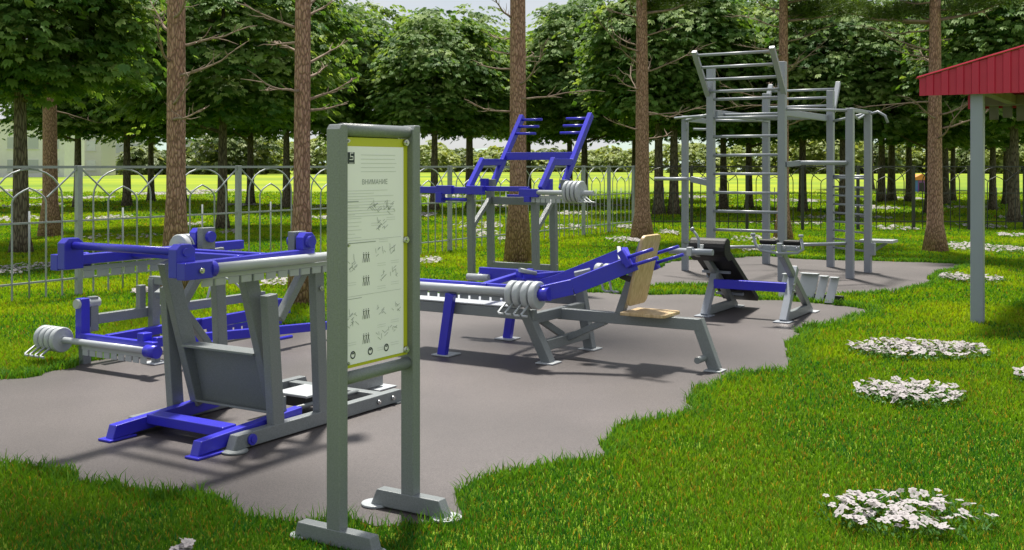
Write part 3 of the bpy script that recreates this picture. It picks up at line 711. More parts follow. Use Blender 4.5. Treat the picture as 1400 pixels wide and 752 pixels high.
# ------------------------------------------------------------------ grass
def vnoise(x, y, s, seed):
    g = np.random.default_rng(seed).random((64, 64)); x = x*s; y = y*s
    xi = np.floor(x).astype(int); yi = np.floor(y).astype(int); fx = x-xi; fy = y-yi; fx = fx*fx*(3-2*fx); fy = fy*fy*(3-2*fy)
    a = g[xi%64, yi%64]; b = g[(xi+1)%64, yi%64]; c = g[xi%64, (yi+1)%64]; d = g[(xi+1)%64, (yi+1)%64]
    return (a*(1-fx)+b*fx)*(1-fy)+(c*(1-fx)+d*fx)*fy
def grass_blades(name, nb, y0, y1, side, hmul, wmul, power):
    u = rng.random(nb)
    if power == 1: Y = y0*(y1/y0)**u            # density falls with the square of the distance
    else: Y = y0+(y1-y0)*u
    X = (rng.random(nb)*2-1)*(.53*Y+side)
    k = ~(inside(X, Y, [(p.x,p.y) for p in c1]) | inside(X, Y, [(p.x,p.y) for p in c2]))
    X, Y = X[k], Y[k]; n = len(X)
    patch = vnoise(X, Y, .9, 3)*.6+vnoise(X, Y, 3.1, 4)*.4
    sc_ = np.sqrt(Y/5.0)
    h = (.017+.019*rng.random(n))*hmul*(.75+.6*patch)*np.clip(sc_, .9, 1.5)
    w = .0034*wmul*(.7+.6*rng.random(n))*np.clip(Y/5.0, .8, 9)
    th = rng.random(n)*2*PI; lean = (.15+.6*rng.random(n))*h; ld = rng.random(n)*2*PI
    dx, dy = np.cos(th)*w, np.sin(th)*w; lx, ly = np.cos(ld)*lean, np.sin(ld)*lean
    V = np.zeros((n, 5, 3), np.float32)
    V[:,0,0] = X-dx; V[:,0,1] = Y-dy; V[:,1,0] = X+dx; V[:,1,1] = Y+dy
    V[:,2,0] = X+dx*.75+lx*.35; V[:,2,1] = Y+dy*.75+ly*.35; V[:,2,2] = h*.6
    V[:,3,0] = X-dx*.75+lx*.35; V[:,3,1] = Y-dy*.75+ly*.35; V[:,3,2] = h*.6
    V[:,4,0] = X+lx; V[:,4,1] = Y+ly; V[:,4,2] = h
    V[:,0:2,2] = -.004
    base = np.arange(n)[:,None]*5
    loops = np.concatenate([base+np.array([0,1,2,3]), base+np.array([3,2,4])], 1).ravel()
    starts = (np.arange(n)[:,None]*7+np.array([0,4])).ravel()
    # colours: fresh green, yellow-green, some straw tips; greens painted brighter with distance to offset shade on the lawn
    q = rng.random(n); pt = patch
    near = np.clip((Y-4.5)/6.5,0,1)[:,None]; fresh = np.array([.055,.17,.012])*(1-near)+np.array([.125,.265,.008])*near; lime = np.array([.105,.225,.012])*(1-near)+np.array([.27,.37,.010])*near; straw = np.array([.30,.20,.03]); cool = np.array([.025,.13,.03])
    t = np.clip((pt-.3)*2.0+(rng.random(n)-.5)*.6, 0, 1)[:,None]
    col = fresh*(1-t)+lime*t
    col = np.where((q < .10-.04*near[:,0])[:,None], straw*(.6+.6*rng.random(n))[:,None], col)
    col = np.where(((q > .86) & (pt < .5))[:,None], cool, col)
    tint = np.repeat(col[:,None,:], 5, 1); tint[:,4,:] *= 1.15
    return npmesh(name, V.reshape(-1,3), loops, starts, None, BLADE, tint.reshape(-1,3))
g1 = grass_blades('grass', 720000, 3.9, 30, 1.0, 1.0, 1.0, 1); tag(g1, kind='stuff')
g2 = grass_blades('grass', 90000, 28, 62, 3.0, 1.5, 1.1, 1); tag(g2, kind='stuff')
# longer fringe along the rubber edges
def fringe(poly, dens, seed):
    R = np.random.default_rng(seed); xs = []; ys = []
    n = len(poly); cen = np.array([sum(p.x for p in poly)/n, sum(p.y for p in poly)/n])
    for i in range(n):
        a, b = poly[i], poly[(i+1)%n]; L = (b-a).length; k = int(L*dens)
        t = R.random(k); nx, ny = (b.y-a.y)/max(L,1e-6), -(b.x-a.x)/max(L,1e-6)
        o = R.random(k)**1.5*.16-.012
        sgn = 1
        xs.append(a.x+(b.x-a.x)*t+nx*o*sgn); ys.append(a.y+(b.y-a.y)*t+ny*o*sgn)
    return np.concatenate(xs), np.concatenate(ys)
def area(p): return sum(p[i].x*p[(i+1)%len(p)].y-p[(i+1)%len(p)].x*p[i].y for i in range(len(p)))
def tufts(name, X, Y, h0, h1):
    n = len(X); h = h0+(h1-h0)*rng.random(n); w = .0030*(.7+.6*rng.random(n))*np.clip(Y/5,.9,4)
    th = rng.random(n)*2*PI; lean = (.2+.7*rng.random(n))*h; ld = rng.random(n)*2*PI
    dx, dy, lx, ly = np.cos(th)*w, np.sin(th)*w, np.cos(ld)*lean, np.sin(ld)*lean
    V = np.zeros((n,5,3), np.float32)
    V[:,0,0]=X-dx; V[:,0,1]=Y-dy; V[:,1,0]=X+dx; V[:,1,1]=Y+dy
    V[:,2,0]=X+dx*.8+lx*.3; V[:,2,1]=Y+dy*.8+ly*.3; V[:,2,2]=h*.6
    V[:,3,0]=X-dx*.8+lx*.3; V[:,3,1]=Y-dy*.8+ly*.3; V[:,3,2]=h*.6
    V[:,4,0]=X+lx; V[:,4,1]=Y+ly; V[:,4,2]=h
    base = np.arange(n)[:,None]*5
    loops = np.concatenate([base+np.array([0,1,2,3]), base+np.array([3,2,4])], 1).ravel()
    starts = (np.arange(n)[:,None]*7+np.array([0,4])).ravel()
    t = rng.random(n)[:,None]; col = np.array([.05,.18,.022])*(1-t)+np.array([.14,.27,.02])*t
    return npmesh(name, V.reshape(-1,3), loops, starts, None, BLADE, np.repeat(col[:,None,:],5,1).reshape(-1,3))
FX, FY = [], []
for poly, sd in ((c1,5), (c2,6)):
    p = poly if area(poly) > 0 else poly[::-1]
    x, y = fringe(p, 420, sd); k = ~(inside(x, y, [(q.x,q.y) for q in poly]) & (rng.random(len(x)) < .75)); FX.append(x[k]); FY.append(y[k])
tag(tufts('grass', np.concatenate(FX), np.concatenate(FY), .035, .08), kind='stuff')
# ------------------------------------------------------------------ white flowers
def blossoms(n, cx, cy, rx, ry, size, seed):
    R = np.random.default_rng(seed); vs = []; fs = []
    for _ in range(n):
        while True:
            x, y = R.uniform(-1,1,2)
            if x*x+y*y < (.75+.25*R.random()): break
        X, Y = cx+x*rx, cy+y*ry; Z = R.uniform(.05,.085); s = size*R.uniform(.7,1.25)
        tilt = R.normal(0,.3,2); t0 = R.uniform(0,6.28)
        for k in range(5):
            t = t0+k*2*PI/5; c, s_ = math.cos(t), math.sin(t)
            def pt(r, o, z):
                px, py = c*r-s_*o, s_*r+c*o
                return (X+px*s, Y+py*s, Z+z*s+px*s*tilt[0]+py*s*tilt[1])
            b = len(vs); vs += [pt(.1,0,0), pt(.55,-.42,.16), pt(1,-.2,.12), pt(1,.22,.14), pt(.55,.42,.2)]
            fs.append((b,b+1,b+2,b+3,b+4))
    return vs, fs
def mk(name, vs, fs, m):
    me = bpy.data.meshes.new(name); me.from_pydata(vs, [], fs); me.materials.append(m); o = bpy.data.objects.new(name, me); C.objects.link(o); return o
near = [
 (1238,716,118,30, 150,.0195,'sparse patch of large white flowers in the near right corner of the lawn'),
 (1243,547,74,15, 190,.022,'white flower patch on the lawn, middle one of three below the pavilion post'),
 (1257,486,97,12, 330,.022,'long white flower patch on the lawn just below the pavilion post foot'),
 (1414,524,24,9, 60,.022,'small white flower clump at the right edge of the picture'),
 (1328,385,44,5, 170,.024,'white flowers growing around the pavilion post, beside the back rubber surface'),
 (1335,342,52,6, 260,.026,'white flowers at the foot of the pine beside the red roof'),
 (247,774,14,5, 20,.022,'few white flowers in the grass at the bottom edge left of the board'),
 (30,372,40,8, 170,.026,'white flower patch along the bottom of the grey fence at the far left'),
]
for i, (x, y, hw, hh, n, s, lab) in enumerate(near):
    Xc, Yc = G(x, y); rx = hw/F*Yc; ry = (G(x, y-hh)[1]-G(x, y+hh)[1])/2
    lv = []; lf = []; R = np.random.default_rng(900+i)
    for _ in range(n*3):
        t, q = R.uniform(0,6.28), math.sqrt(R.random()); x_, y_ = Xc+rx*q*math.cos(t), Yc+ry*q*math.sin(t)
        d_ = R.uniform(0,6.28); l_ = s*R.uniform(.8,1.6); w_ = l_*.3; z_ = R.uniform(.025,.06); cx_, sx_ = math.cos(d_), math.sin(d_)
        b_ = len(lv); lv += [(x_,y_,z_-.012), (x_+cx_*l_*.5-sx_*w_,y_+sx_*l_*.5+cx_*w_,z_), (x_+cx_*l_,y_+sx_*l_,z_+R.uniform(-.02,.02)), (x_+cx_*l_*.5+sx_*w_,y_+sx_*l_*.5-cx_*w_,z_)]
        lf.append((b_,b_+1,b_+2,b_+3))
    leaves = mk('leaves', lv, lf, FOLI)
    o = mk('flower_patch', *blossoms(n, Xc, Yc, rx, ry, s, 50+i), PETAL); tag(o, lab, 'flowers', 'white flower patches'); leaves.parent = o
far = [(1392,345,14,4),(1225,315,30,4),(1340,312,34,3),(1190,300,30,2),(168,327,54,4),(30,301,36,5),(260,310,14,3),(45,283,32,3),(150,300,30,3),(315,320,14,3),(380,392,24,6),(195,404,14,4),(585,296,14,3),(655,311,36,6),(662,322,24,4),(780,314,40,4),(850,332,24,4),(783,294,26,3),(857,313,15,3),(914,321,15,3),(866,332,8,3),(1036,331,36,5),(1030,345,30,4),(1075,308,54,3),(587,361,18,5),(1120,300,30,2),(1080,276,50,2),(700,330,20,3),(450,300,40,3),(520,320,30,3),(330,282,30,2),(100,272,60,2),(230,266,60,2),(600,270,40,2),(760,270,40,2),(940,271,30,2),(1200,286,30,2),(1240,273,20,1.5),(1330,286,40,2),(1395,300,30,2),(410,284,50,2),(20,262,60,1.5),(300,262,50,1.5),(680,284,40,2),(820,283,40,2),(1385,325,20,2)]
VS, FS = [], []
for i, (x, y, hw, hh) in enumerate(far):
    Xc, Yc = G(x, y); rx = hw/F*Yc; ry = (G(x, y-hh*.9)[1]-G(x, y+hh*.9)[1])/2
    v, f = blossoms(int(60+min(rx*ry,12)*26), Xc, Yc, rx, ry, .028*max(1, Yc/20), 200+i)
    b = len(VS); VS += v; FS += [tuple(j+b for j in q) for q in f]
tag(mk('wildflowers', VS, FS, PETAL), kind='stuff')
# ------------------------------------------------------------------ linden trees
def sphere_dirs(n, R):
    z = R.uniform(-1, 1, n); t = R.uniform(0, 2*PI, n); s = np.sqrt(1-z*z); return np.stack([s*np.cos(t), s*np.sin(t), z], 1)
def crown_mesh(name, rad, zlo, zhi, nf, leaf, seed, m=LEAF, cols=((.05,.125,.025),(.12,.215,.045),(.26,.35,.11)), spread=1.0):
    """crown of drooping five-fingered leaves set along layered boughs, local to the trunk foot"""
    R = np.random.default_rng(seed); zc, zh = (zlo+zhi)/2, (zhi-zlo)/2
    ncl = int(nf/22)
    d = sphere_dirs(ncl, R); rr = R.random(ncl)**.33
    rr = np.where(R.random(ncl) < .7, .80+.2*R.random(ncl), rr)
    lump = 1+.16*np.sin(3*np.arctan2(d[:,1],d[:,0])+seed)+.10*np.sin(7*np.arctan2(d[:,1],d[:,0])+4*d[:,2]+seed*2)
    c = d*rr[:,None]*lump[:,None]*np.array([rad,rad,zh]); 
    flat = np.clip(d[:,2]+.25, -1, 1); c[:,2] = np.where(d[:,2] < -.35, np.maximum(c[:,2], -zh*(.62+.25*R.random(ncl))), c[:,2])
    # each bough: a flat spray of leaves reaching outward
    ids = np.repeat(np.arange(ncl), 22); n = len(ids)
    out = c.copy(); out[:,2] = 0; ln = np.linalg.norm(out, axis=1, keepdims=True)+1e-6; out /= ln
    side = np.stack([-out[:,1], out[:,0], np.zeros(ncl)], 1)
    a = R.normal(0,.27,n)*spread; b = R.normal(0,.25,n)*spread
    pos = c[ids]+out[ids]*a[:,None]+side[ids]*b[:,None]; pos[:,2] += R.normal(0,.035,n)-.35*(a*a+b*b)-.22*a
    pos[:,2] += zc
    yaw = np.arctan2(out[ids][:,1]*.6+side[ids][:,1]*b*1.5, out[ids][:,0]*.6+side[ids][:,0]*b*1.5)+R.normal(0,.5,n)
    s = leaf*R.uniform(.7,1.3,n); pitch = -.5+R.normal(0,.25,n); roll = R.normal(0,.25,n)
    angs = np.array([-1.15,-.58,0,.58,1.15]); lens = np.array([.66,.9,1.0,.9,.66])
    V = np.zeros((n,5,4,3), np.float32)
    for j in range(5):
        ca, sa = math.cos(angs[j]), math.sin(angs[j]); l = lens[j]; w = .21*l+.035
        loc = np.array([[0,0,0],[.58*l,-w,.03],[1.0*l,0,-.16*l],[.58*l,w,.03]])
        x = loc[:,0]*ca-loc[:,1]*sa; y = loc[:,0]*sa+loc[:,1]*ca; z = loc[:,2]-.10*np.hypot(x,y)
        X = x[None]*np.cos(pitch)[:,None]+z[None]*0; Z = z[None]+x[None]*np.sin(pitch)[:,None]+y[None]*np.sin(roll)[:,None]; Yy = np.broadcast_to(y[None], X.shape)
        V[:,j,:,0] = pos[:,0,None]+s[:,None]*(X*np.cos(yaw)[:,None]-Yy*np.sin(yaw)[:,None])
        V[:,j,:,1] = pos[:,1,None]+s[:,None]*(X*np.sin(yaw)[:,None]+Yy*np.cos(yaw)[:,None])
        V[:,j,:,2] = pos[:,2,None]+s[:,None]*Z
    q = n*5; loops = np.arange(q*4); starts = np.arange(q)*4
    cols = np.array(cols); k = np.clip(R.normal(.5,.28,ncl)[ids]+R.normal(0,.12,n), 0, .999)*2
    i0 = k.astype(int); fr = (k-i0)[:,None]; col = cols[i0]*(1-fr)+cols[np.minimum(i0+1,2)]*fr
    return npmesh(name, V.reshape(-1,3), loops, starts, None, m, np.repeat(col, 20, 0))
def trunk_mb(h, r0, r1, seed, lean=0.0, flare=1.45, n=14):
    R = random.Random(seed); mb = MB(); pts = []; rs = []
    ph = R.uniform(0, 6)
    for k in range(17):
        t = k/16; z = h*t
        pts.append((lean*t*h+.02*h*.1*math.sin(3*t+ph), .012*h*.2*math.sin(2.3*t+ph*2), z))
        rs.append((r0+(r1-r0)*t)*(1+(flare-1)*math.exp(-z/.22)))
    mb.tube(pts, rs, n); return mb
# prototypes
KINDS = []
for k, (rad, zlo, zhi, nf, leaf) in enumerate([(2.2,2.35,7.0,17000,.14), (2.8,2.3,7.8,22000,.142), (2.6,2.3,8.1,20000,.142), (2.05,2.5,6.6,15000,.138), (3.05,2.45,7.8,25000,.145)]):
    cr = crown_mesh('crown', rad, zlo, zhi, nf, leaf, 31+k)
    tm_ = trunk_mb(zhi*.75, .15, .05, 70+k)
    R = random.Random(90+k)
    for j in range(9):
        z = zlo+.1+(zhi-zlo)*.6*j/9; t = R.uniform(0, 2*PI); l = rad*R.uniform(.55,.85)
        tm_.tube([(0,0,z), (l*.5*math.cos(t), l*.5*math.sin(t), z+.25), (l*math.cos(t), l*math.sin(t), z+.55)], [.055,.035,.012], 6)
    tr = tm_.build('trunk', LINDENBARK)
    KINDS.append((cr, tr))
used = set()
def linden(px, Y, k, sc_, label, rz, zs=1.0):
    X = (px-CX)/F*Y
    t = thing('linden_tree', label, 'tree', (X,Y,0), rz, 'leafy trees beyond the fence'); t.scale = (sc_, sc_, sc_*zs)
    cr, tr = KINDS[k]
    for o in (tr, cr):
        if (k, o.name) in used: o = o.copy(); C.objects.link(o)
        else: used.add((k, o.name))
        o.parent = t
    return t
LT = [
 (28,18.5,3,1.0,'nearest leafy tree at the left edge, mossy grey trunk just inside the fence line',1.0),
 (106,39,1,1.0,'dark leafy tree standing behind the first fence post on the left',1.0),
 (173,40,2,1.05,'thick dark trunked leafy tree between the small pine and the near left pine',1.0),
 (206,46,1,1.0,'slim leafy tree just left of the near left pine, far beyond the fence',1.0),
 (250,45,3,1.05,'leafy tree whose dark trunk shows just right of the near left pine',1.0),
 (305,25.8,4,.90,'big leafy tree behind the second fence post, between the two near pines',1.0),
 (343,41,2,1.0,'leafy tree with a thin dark trunk just left of the second near pine',1.0),
 (392,38,4,1.0,'leafy tree whose trunk stands close to the second near pine, on its left',1.0),
 (500,40,2,.9,'leafy tree hidden behind the instruction board',1.0),
 (594,36,3,.98,'leafy tree whose dark trunk shows just right of the instruction board',1.0),
 (643,38,3,.95,'leafy tree behind the left blue arm of the tall press machine',1.0),
 (722,46,0,1.0,'leafy tree mostly hidden behind the middle pine',1.0),
 (779,44,3,1.0,'leafy tree directly behind the right blue arm of the tall press machine',1.0),
 (799,41,1,1.0,'leafy tree with a straight dark trunk right of the raised blue arm',1.0),
 (867,47,4,.95,'leafy tree whose reddish trunk peeps out left of the slender middle right pine',1.0),
 (901,33,3,1.08,'leafy tree with a brown trunk just right of the slender pine',1.0),
 (921,33,0,1.05,'leafy tree with a pale mossy trunk left of the climbing frame',1.0),
 (989,37,4,.92,'leafy tree with a thick trunk seen through the rungs of the climbing frame',1.0),
 (1024,38,1,.9,'leafy tree with a thin reddish trunk seen through the rungs near their right end',1.0),
 (1098,35,2,.92,'leafy tree with a dark trunk seen under the high bar of the climbing frame',1.0),
 (1153,32.5,4,.85,'leafy tree with its trunk seen through the small ladder of the climbing frame',1.0),
 (1205,45,0,1.15,'leafy tree with a slim trunk right of the climbing frame, first of the three there',1.0),
 (1219,46,3,1.2,'leafy tree with a slim trunk right of the climbing frame, second of the three there',1.0),
 (1243,45,1,1.0,'leafy tree right of the climbing frame, third of the three there, beside the playhouse',1.0),
 (1270,34,2,.85,'leafy tree whose dark trunk shows just left of the pine beside the red roof',1.0),
 (1292,42,0,1.15,'leafy tree whose trunk shows just right of the pine beside the red roof',1.0),
 (1303,46,4,.85,'leafy tree left of the pavilion post, far back',1.0),
 (1357,36,1,.85,'leafy tree with a thick trunk seen just right of the pavilion post',1.0),
 (1377,42,3,1.1,'dark leafy tree between two thicker trunks at the right edge',1.0),
 (1386,28.4,0,1.0,'leafy tree with a mossy trunk under the red roof at the right edge',1.0),
]
for i, (px, Y, k, s, lab, zs) in enumerate(LT): linden(px, Y, k, s, lab, i*2.4, zs)
for px, Y, k, s, lab in ((640,62,2,1.25,'tall loose tree rising behind the others left of the middle pine'), (1190,70,4,1.35,'tall pale tree top rising behind the climbing frame against the sky')):
    linden(px, Y, k, s, lab, px)
# ------------------------------------------------------------------ pines
def needles(name, clusters, seed, n=70, ln=.16):
    R = np.random.default_rng(seed); V = []; 
    for c, rad in clusters:
        m_ = int(n*rad*6)
        d = sphere_dirs(m_, R); p = np.array(c)+d*(R.random(m_)**.5)[:,None]*rad*np.array([1,1,.45])
        q = sphere_dirs(m_, R); q[:,2] = np.abs(q[:,2])*.6-.15; q /= np.linalg.norm(q,axis=1,keepdims=True)
        for f in range(4):
            e = q+R.normal(0,.55,(m_,3)); e /= np.linalg.norm(e,axis=1,keepdims=True)
            w = np.cross(e, R.normal(0,1,(m_,3))); w /= np.linalg.norm(w,axis=1,keepdims=True)+1e-6; w *= .008
            V.append(np.stack([p-w, p+w, p+e*ln], 1))
    V = np.concatenate(V).astype(np.float32); k = len(V)
    t = R.random(k)[:,None]; col = np.array([.04,.085,.015])*(1-t)+np.array([.10,.15,.025])*t
    return npmesh(name, V.reshape(-1,3), np.arange(k*3), np.arange(k)*3, None, NEEDLE, np.repeat(col,3,0))
def pine(px, py, r0, h, label, seed, blo, bhi, nb, crown_lo, lean=0.0, bl=1.2):
    X, Y = G(px, py); R = random.Random(seed)
    t = thing('pine_tree', label, 'tree', (X,Y,0), 0, 'pines with bare lower trunks')
    trunk_mb(h, r0, r0*.42, seed, lean, 1.7, 20).build('trunk', PINEBARK, t)
    cl = []
    for k in range(nb):
        z = blo+(bhi-blo)*(k+R.random()*.8)/nb; a = R.uniform(0, 2*PI); l = bl*R.uniform(.4,1.0)
        rr = r0*(1-.58*z/h)
        mb = MB(); p = Vector((math.cos(a)*rr*.7+lean*z, math.sin(a)*rr*.7, z)); d = Vector((math.cos(a), math.sin(a), R.uniform(-.12,.3)))
        pts = [p]; n = 7
        for j in range(n):
            d = (d+Vector((R.uniform(-.22,.22), R.uniform(-.22,.22), R.uniform(-.1,.2)))).normalized(); p = p+d*l/n; pts.append(p)
            if j > 0:
                for _ in range(R.choice([1,1,2])):
                    e = (d+Vector((R.uniform(-.9,.9), R.uniform(-.9,.9), R.uniform(-.4,.6)))).normalized(); m_ = l*R.uniform(.12,.36)
                    e2 = (e+Vector((R.uniform(-.4,.4), R.uniform(-.4,.4), R.uniform(-.2,.4)))).normalized()
                    mb.tube([p, p+e*m_*.5, p+e*m_*.5+e2*m_*.5], [.007,.005,.002], 5, False)
        mb.tube(pts, [.019-.015*j/n for j in range(n+1)], 6)
        mb.build('branch', TWIG, t)
    z = crown_lo
    while z < h-.2:
        for _ in range(3):
            a = R.uniform(0, 2*PI); l = max(.35, min(1.7, (h-z)*.42))*R.uniform(.6,1.05)
            for f in (.35, .65, 1.0): cl.append(((math.cos(a)*l*f+lean*z, math.sin(a)*l*f, z+.18*f+R.uniform(-.1,.1)), .34))
        z += .42
    cr = needles('crown', cl, seed); cr.parent = t
    mb = MB()
    for c, _ in cl[2::3]:
        mb.tube([(lean*c[2],0,c[2]-.3), (c[0]*.6+lean*c[2]*.4,c[1]*.6,c[2]-.2), c], [.03,.02,.008], 5)
    mb.build('boughs', TWIG, t)
pine(235,411,.108,18.8,'near pine with a thick rough trunk, left of the large lever machine top',1,2.0,5.0,20,16.6, bl=.9)
pine(415,416,.093,18.4,'near pine with a slimmer trunk just left of the instruction board',2,2.0,5.0,22,16.4, bl=.95)
pine(705,360,.135,18.4,'pine standing right behind the tall blue press machine',3,2.3,6.0,20,15.8, bl=1.35)
pine(877,329,.155,9.0,'slender pine behind the wooden backrest of the row machine',4,2.0,5.4,18,4.75, bl=1.5)
pine(1280,345,.135,8.0,'pine beside the red pavilion roof',5,1.9,4.6,17,4.2, bl=1.4)
pine(1072,328,.125,8.6,'reddish pine rising behind the tallest post of the climbing frame',6,2.2,4.8,13,4.6, -.004, bl=1.5)
pine(68,324,.16,12.0,'smaller pine beyond the fence at the left, beside the mossy tree',7,2.6,4.8,8,6.2, bl=1.3)
# ------------------------------------------------------------------ far background
def bush(name, px, Y, w, h, seed, label, cols, k=None):
    X = (px-CX)/F*Y
    cr = crown_mesh('foliage', w, .0, h, int(900+260*w), .8, seed, BUSHM, cols, 3.0)
    t = thing(name, label, 'bush' if name == 'bush' else 'tree', (X,Y,0), 0, 'far bushes beyond the meadow'); cr.parent = t
    mb = MB(); mb.tube([(0,0,0),(0,0,h*.7)], [.12,.04], 8); mb.build('stem', LINDENBARK, t)
    return t
LC = ((.17,.23,.06),(.25,.31,.08),(.31,.36,.11)); DC = ((.09,.14,.05),(.15,.2,.07),(.22,.26,.1))
for i, (px, Y, w, h, cc, lab) in enumerate([
 (60,95,2.2,3.4,LC,'pale bush in front of the white buildings, far left'), (150,100,3,4.6,LC,'yellow green bush beyond the meadow left of the thick trunked tree'),
 (200,92,2.0,3.0,DC,'dark bush beyond the meadow left of the near left pine'), (270,100,2.6,3.8,LC,'pale bush beyond the meadow right of the near left pine'),
 (320,95,3.2,5.4,DC,'tall bush beyond the meadow between the two near pines'), (365,105,2.6,4.0,LC,'pale bush beyond the meadow just left of the second near pine'),
 (440,100,2.8,4.2,LC,'pale bush beyond the meadow left of the instruction board'), (580,130,4.4,4.2,LC,'broad bush beyond the meadow right of the instruction board'),
 (625,140,4.2,3.6,DC,'dark bush beyond the meadow behind the left blue arm'), (690,135,4.4,3.8,LC,'pale bush beyond the meadow behind the middle pine'),
 (750,140,4.4,3.4,DC,'low bush beyond the meadow between the blue arms'), (835,135,4.2,3.6,LC,'pale bush beyond the meadow left of the slender pine'),
 (950,120,4.4,4.0,LC,'pale bush beyond the meadow left of the climbing ladder wall'), (1060,110,4.2,4.8,LC,'pale bush beyond the meadow behind the tallest post'),
 (1125,105,4.0,5.4,LC,'light green bush beyond the meadow under the high bar'), (1180,110,3.6,4.4,DC,'bush beyond the meadow behind the small ladder'),
 (1228,120,3.6,4.0,LC,'pale bush beyond the meadow behind the playhouse'), (1310,115,3.4,4.0,LC,'pale bush beyond the meadow left of the pavilion post'),
 (1350,110,3.4,4.4,DC,'bush beyond the meadow right of the pavilion post'), (1395,105,3.4,4.4,LC,'bush beyond the meadow at the right edge'), (10,110,3.4,4.6,DC,'dark bush beyond the meadow at the left edge')]):
    bush('bush', px, Y*2.0, w*2.0, h*1.75, 400+i, lab, cc)
WALLM = mat('plaster_white', (.72,.72,.71), .85, .2, (1.5, .4, (.62,.62,.61)))
WALLG = mat('plaster_grey', (.48,.48,.47), .85, .2)
GLASSM = mat('window_glass', (.42,.45,.47), .2, .6)
ROOFG = mat('flat_roof', (.22,.21,.2), .9)
def building(px, Y, w, d, h, m, label):
    X = (px-CX)/F*Y
    t = thing('apartment_building', label, 'building', (X,Y,0), .12, 'far pale buildings')
    mb = MB(); mb.box((0,0,h/2), w, d, h); mb.build('wall', m, t)
    mb = MB(); mb.box((0,0,h+.15), w+.5, d+.5, .3); mb.build('roof', ROOFG, t)
    nx, nz = int(w/2.6), int(h/3)
    for i in range(nx):
        for j in range(nz):
            x = -w/2+(i+.5)*w/nx; z = 1.6+j*3.0
            mb = MB(); mb.box((x,-d/2-.03,z), 1.3, .06, 1.5); f = mb.build('window', GLASSM, t)
            s_ = MB(); s_.box((x,-d/2-.06,z-.82), 1.5, .14, .1); s_.build('sill', m, f)
building(20,150,16,10,7.5,WALLM,'white apartment block seen under the trees at the left edge')
building(108,170,9,9,8.5,WALLG,'grey apartment block right of the white one at the far left')
building(150,195,14,9,7.5,WALLM,'white building behind the thick trunked tree')
building(285,200,12,9,6,WALLM,'low white building seen between the two near pines')
# playhouse
X, Y = (1257-CX)/F*62, 62
ph = thing('playhouse', 'small blue purple and orange playhouse on the meadow right of the climbing frame', 'playhouse', (X,Y,0), 0)
PM = [mat('play_blue', (.06,.16,.45), .5), mat('play_purple', (.22,.07,.35), .5), mat('play_orange', (.6,.22,.04), .5)]
for k in range(3):
    mb = MB(); mb.box((-.75+k*.75,0,.7), .73, 1.2, 1.4); mb.build('wall', PM[k], ph)
mb = MB(); mb.prism([(-1.25,-.75,1.4),(1.25,-.75,1.4),(0,-.75,2.1)], (0,1.5,0)); mb.build('roof', PM[2], ph); ph.scale = (.55,.55,.5)
mb = MB(); mb.box((0,-.62,.55), .5, .05, 1.1); mb.build('door', DARK, ph)
# hills
HILL = mat('far_hill', (.22,.28,.26), .95, .1, (.02, .5, (.28,.32,.28)))
for k, (Y, amp, base, sd) in enumerate(((420,7,9,1.0), (700,16,18,2.3))):
    mb = MB(); n = 90; xs = [-Y*1.1+2.2*Y*i/n for i in range(n+1)]
    hs = [base+amp*(.5*math.sin(i*.21+sd)+.3*math.sin(i*.53+sd*2)+.15*math.sin(i*1.3)) for i in range(n+1)]
    vs = [(x,Y,-1) for x in xs]+[(x,Y+60,h) for x, h in zip(xs,hs)]+[(x,Y+200,-1) for x in xs]
    mb.add(vs, [(i,i+1,n+2+i,n+1+i) for i in range(n)]+[(n+1+i,n+2+i,2*n+3+i,2*n+2+i) for i in range(n)], True); tag(mb.build('hills', HILL), kind='structure')
# ------------------------------------------------------------------ air
if HAZE:
    hz = bpy.data.materials.new('haze_air'); hz.use_nodes = True; nt = hz.node_tree; nt.nodes.clear()
    o_ = nt.nodes.new('ShaderNodeOutputMaterial'); v_ = nt.nodes.new('ShaderNodeVolumePrincipled')
    v_.inputs['Color'].default_value = (.93,.95,1,1); v_.inputs['Density'].default_value = HAZE; v_.inputs['Anisotropy'].default_value = .2
    nt.links.new(v_.outputs[0], o_.inputs['Volume'])
    mb = MB(); mb.hexa([(-1200,-30,-2),(1200,-30,-2),(1200,1000,-2),(-1200,1000,-2)], [(-1200,-30,40),(1200,-30,40),(1200,1000,40),(-1200,1000,40)])
    ho = mb.build('haze', hz); tag(ho, kind='stuff')
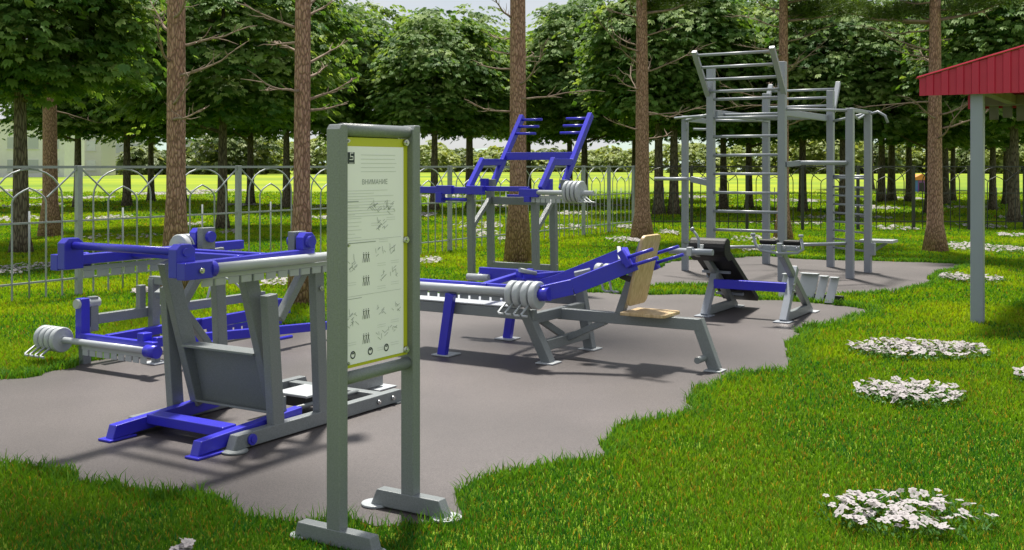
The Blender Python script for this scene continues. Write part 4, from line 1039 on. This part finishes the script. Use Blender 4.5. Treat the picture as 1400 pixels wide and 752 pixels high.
# ------------------------------------------------------------------ light
sun_el, sun_az = math.radians(66), math.atan2(-.10, 1.0)     # azimuth measured from +Y towards +X
sd = Vector((math.sin(sun_az)*math.cos(sun_el), math.cos(sun_az)*math.cos(sun_el), math.sin(sun_el)))
sl = bpy.data.lights.new('sun', 'SUN'); sl.energy = 5.0; sl.angle = math.radians(5.5); sl.color = (1, .95, .86)
so = bpy.data.objects.new('sun', sl); C.objects.link(so); so.rotation_euler = (-sd).to_track_quat('-Z', 'Y').to_euler()
w = bpy.data.worlds.new('World'); sc.world = w; w.use_nodes = True
nt = w.node_tree; bg = nt.nodes['Background']; sk = nt.nodes.new('ShaderNodeTexSky'); sk.sky_type = 'NISHITA'; sk.sun_disc = False
sk.sun_elevation = sun_el; sk.sun_rotation = sun_az; sk.air_density = 1.0; sk.dust_density = .7
tc = nt.nodes.new('ShaderNodeTexCoord'); mp = nt.nodes.new('ShaderNodeMapping'); mp.inputs['Scale'].default_value = (1.6,1.6,4.5)
cn = nt.nodes.new('ShaderNodeTexNoise'); cn.inputs['Scale'].default_value = 1.7; cn.inputs['Detail'].default_value = 7; cn.inputs['Roughness'].default_value = .55
cr_ = nt.nodes.new('ShaderNodeMapRange'); cr_.inputs['From Min'].default_value = .38; cr_.inputs['From Max'].default_value = .62; cr_.inputs['To Min'].default_value = .6; cr_.inputs['To Max'].default_value = .95
cm = nt.nodes.new('ShaderNodeMix'); cm.data_type = 'RGBA'; cm.inputs['B'].default_value = (7.6,7.8,8.1,1)      # bright broken cloud
L = nt.links.new
L(tc.outputs['Generated'], mp.inputs['Vector']); L(mp.outputs['Vector'], cn.inputs['Vector']); L(cn.outputs['Fac'], cr_.inputs['Value'])
L(cr_.outputs['Result'], cm.inputs['Factor']); L(sk.outputs['Color'], cm.inputs['A']); L(cm.outputs['Result'], bg.inputs['Color']); bg.inputs['Strength'].default_value = .052
sc.view_settings.view_transform = 'Standard'; sc.view_settings.look = 'None'; sc.view_settings.exposure = .95; sc.view_settings.gamma = 1
sc.render.engine = 'CYCLES'
sc.cycles.max_bounces = 6; sc.cycles.transparent_max_bounces = 4; sc.cycles.use_denoising = True
sc.cycles.sample_clamp_indirect = 6
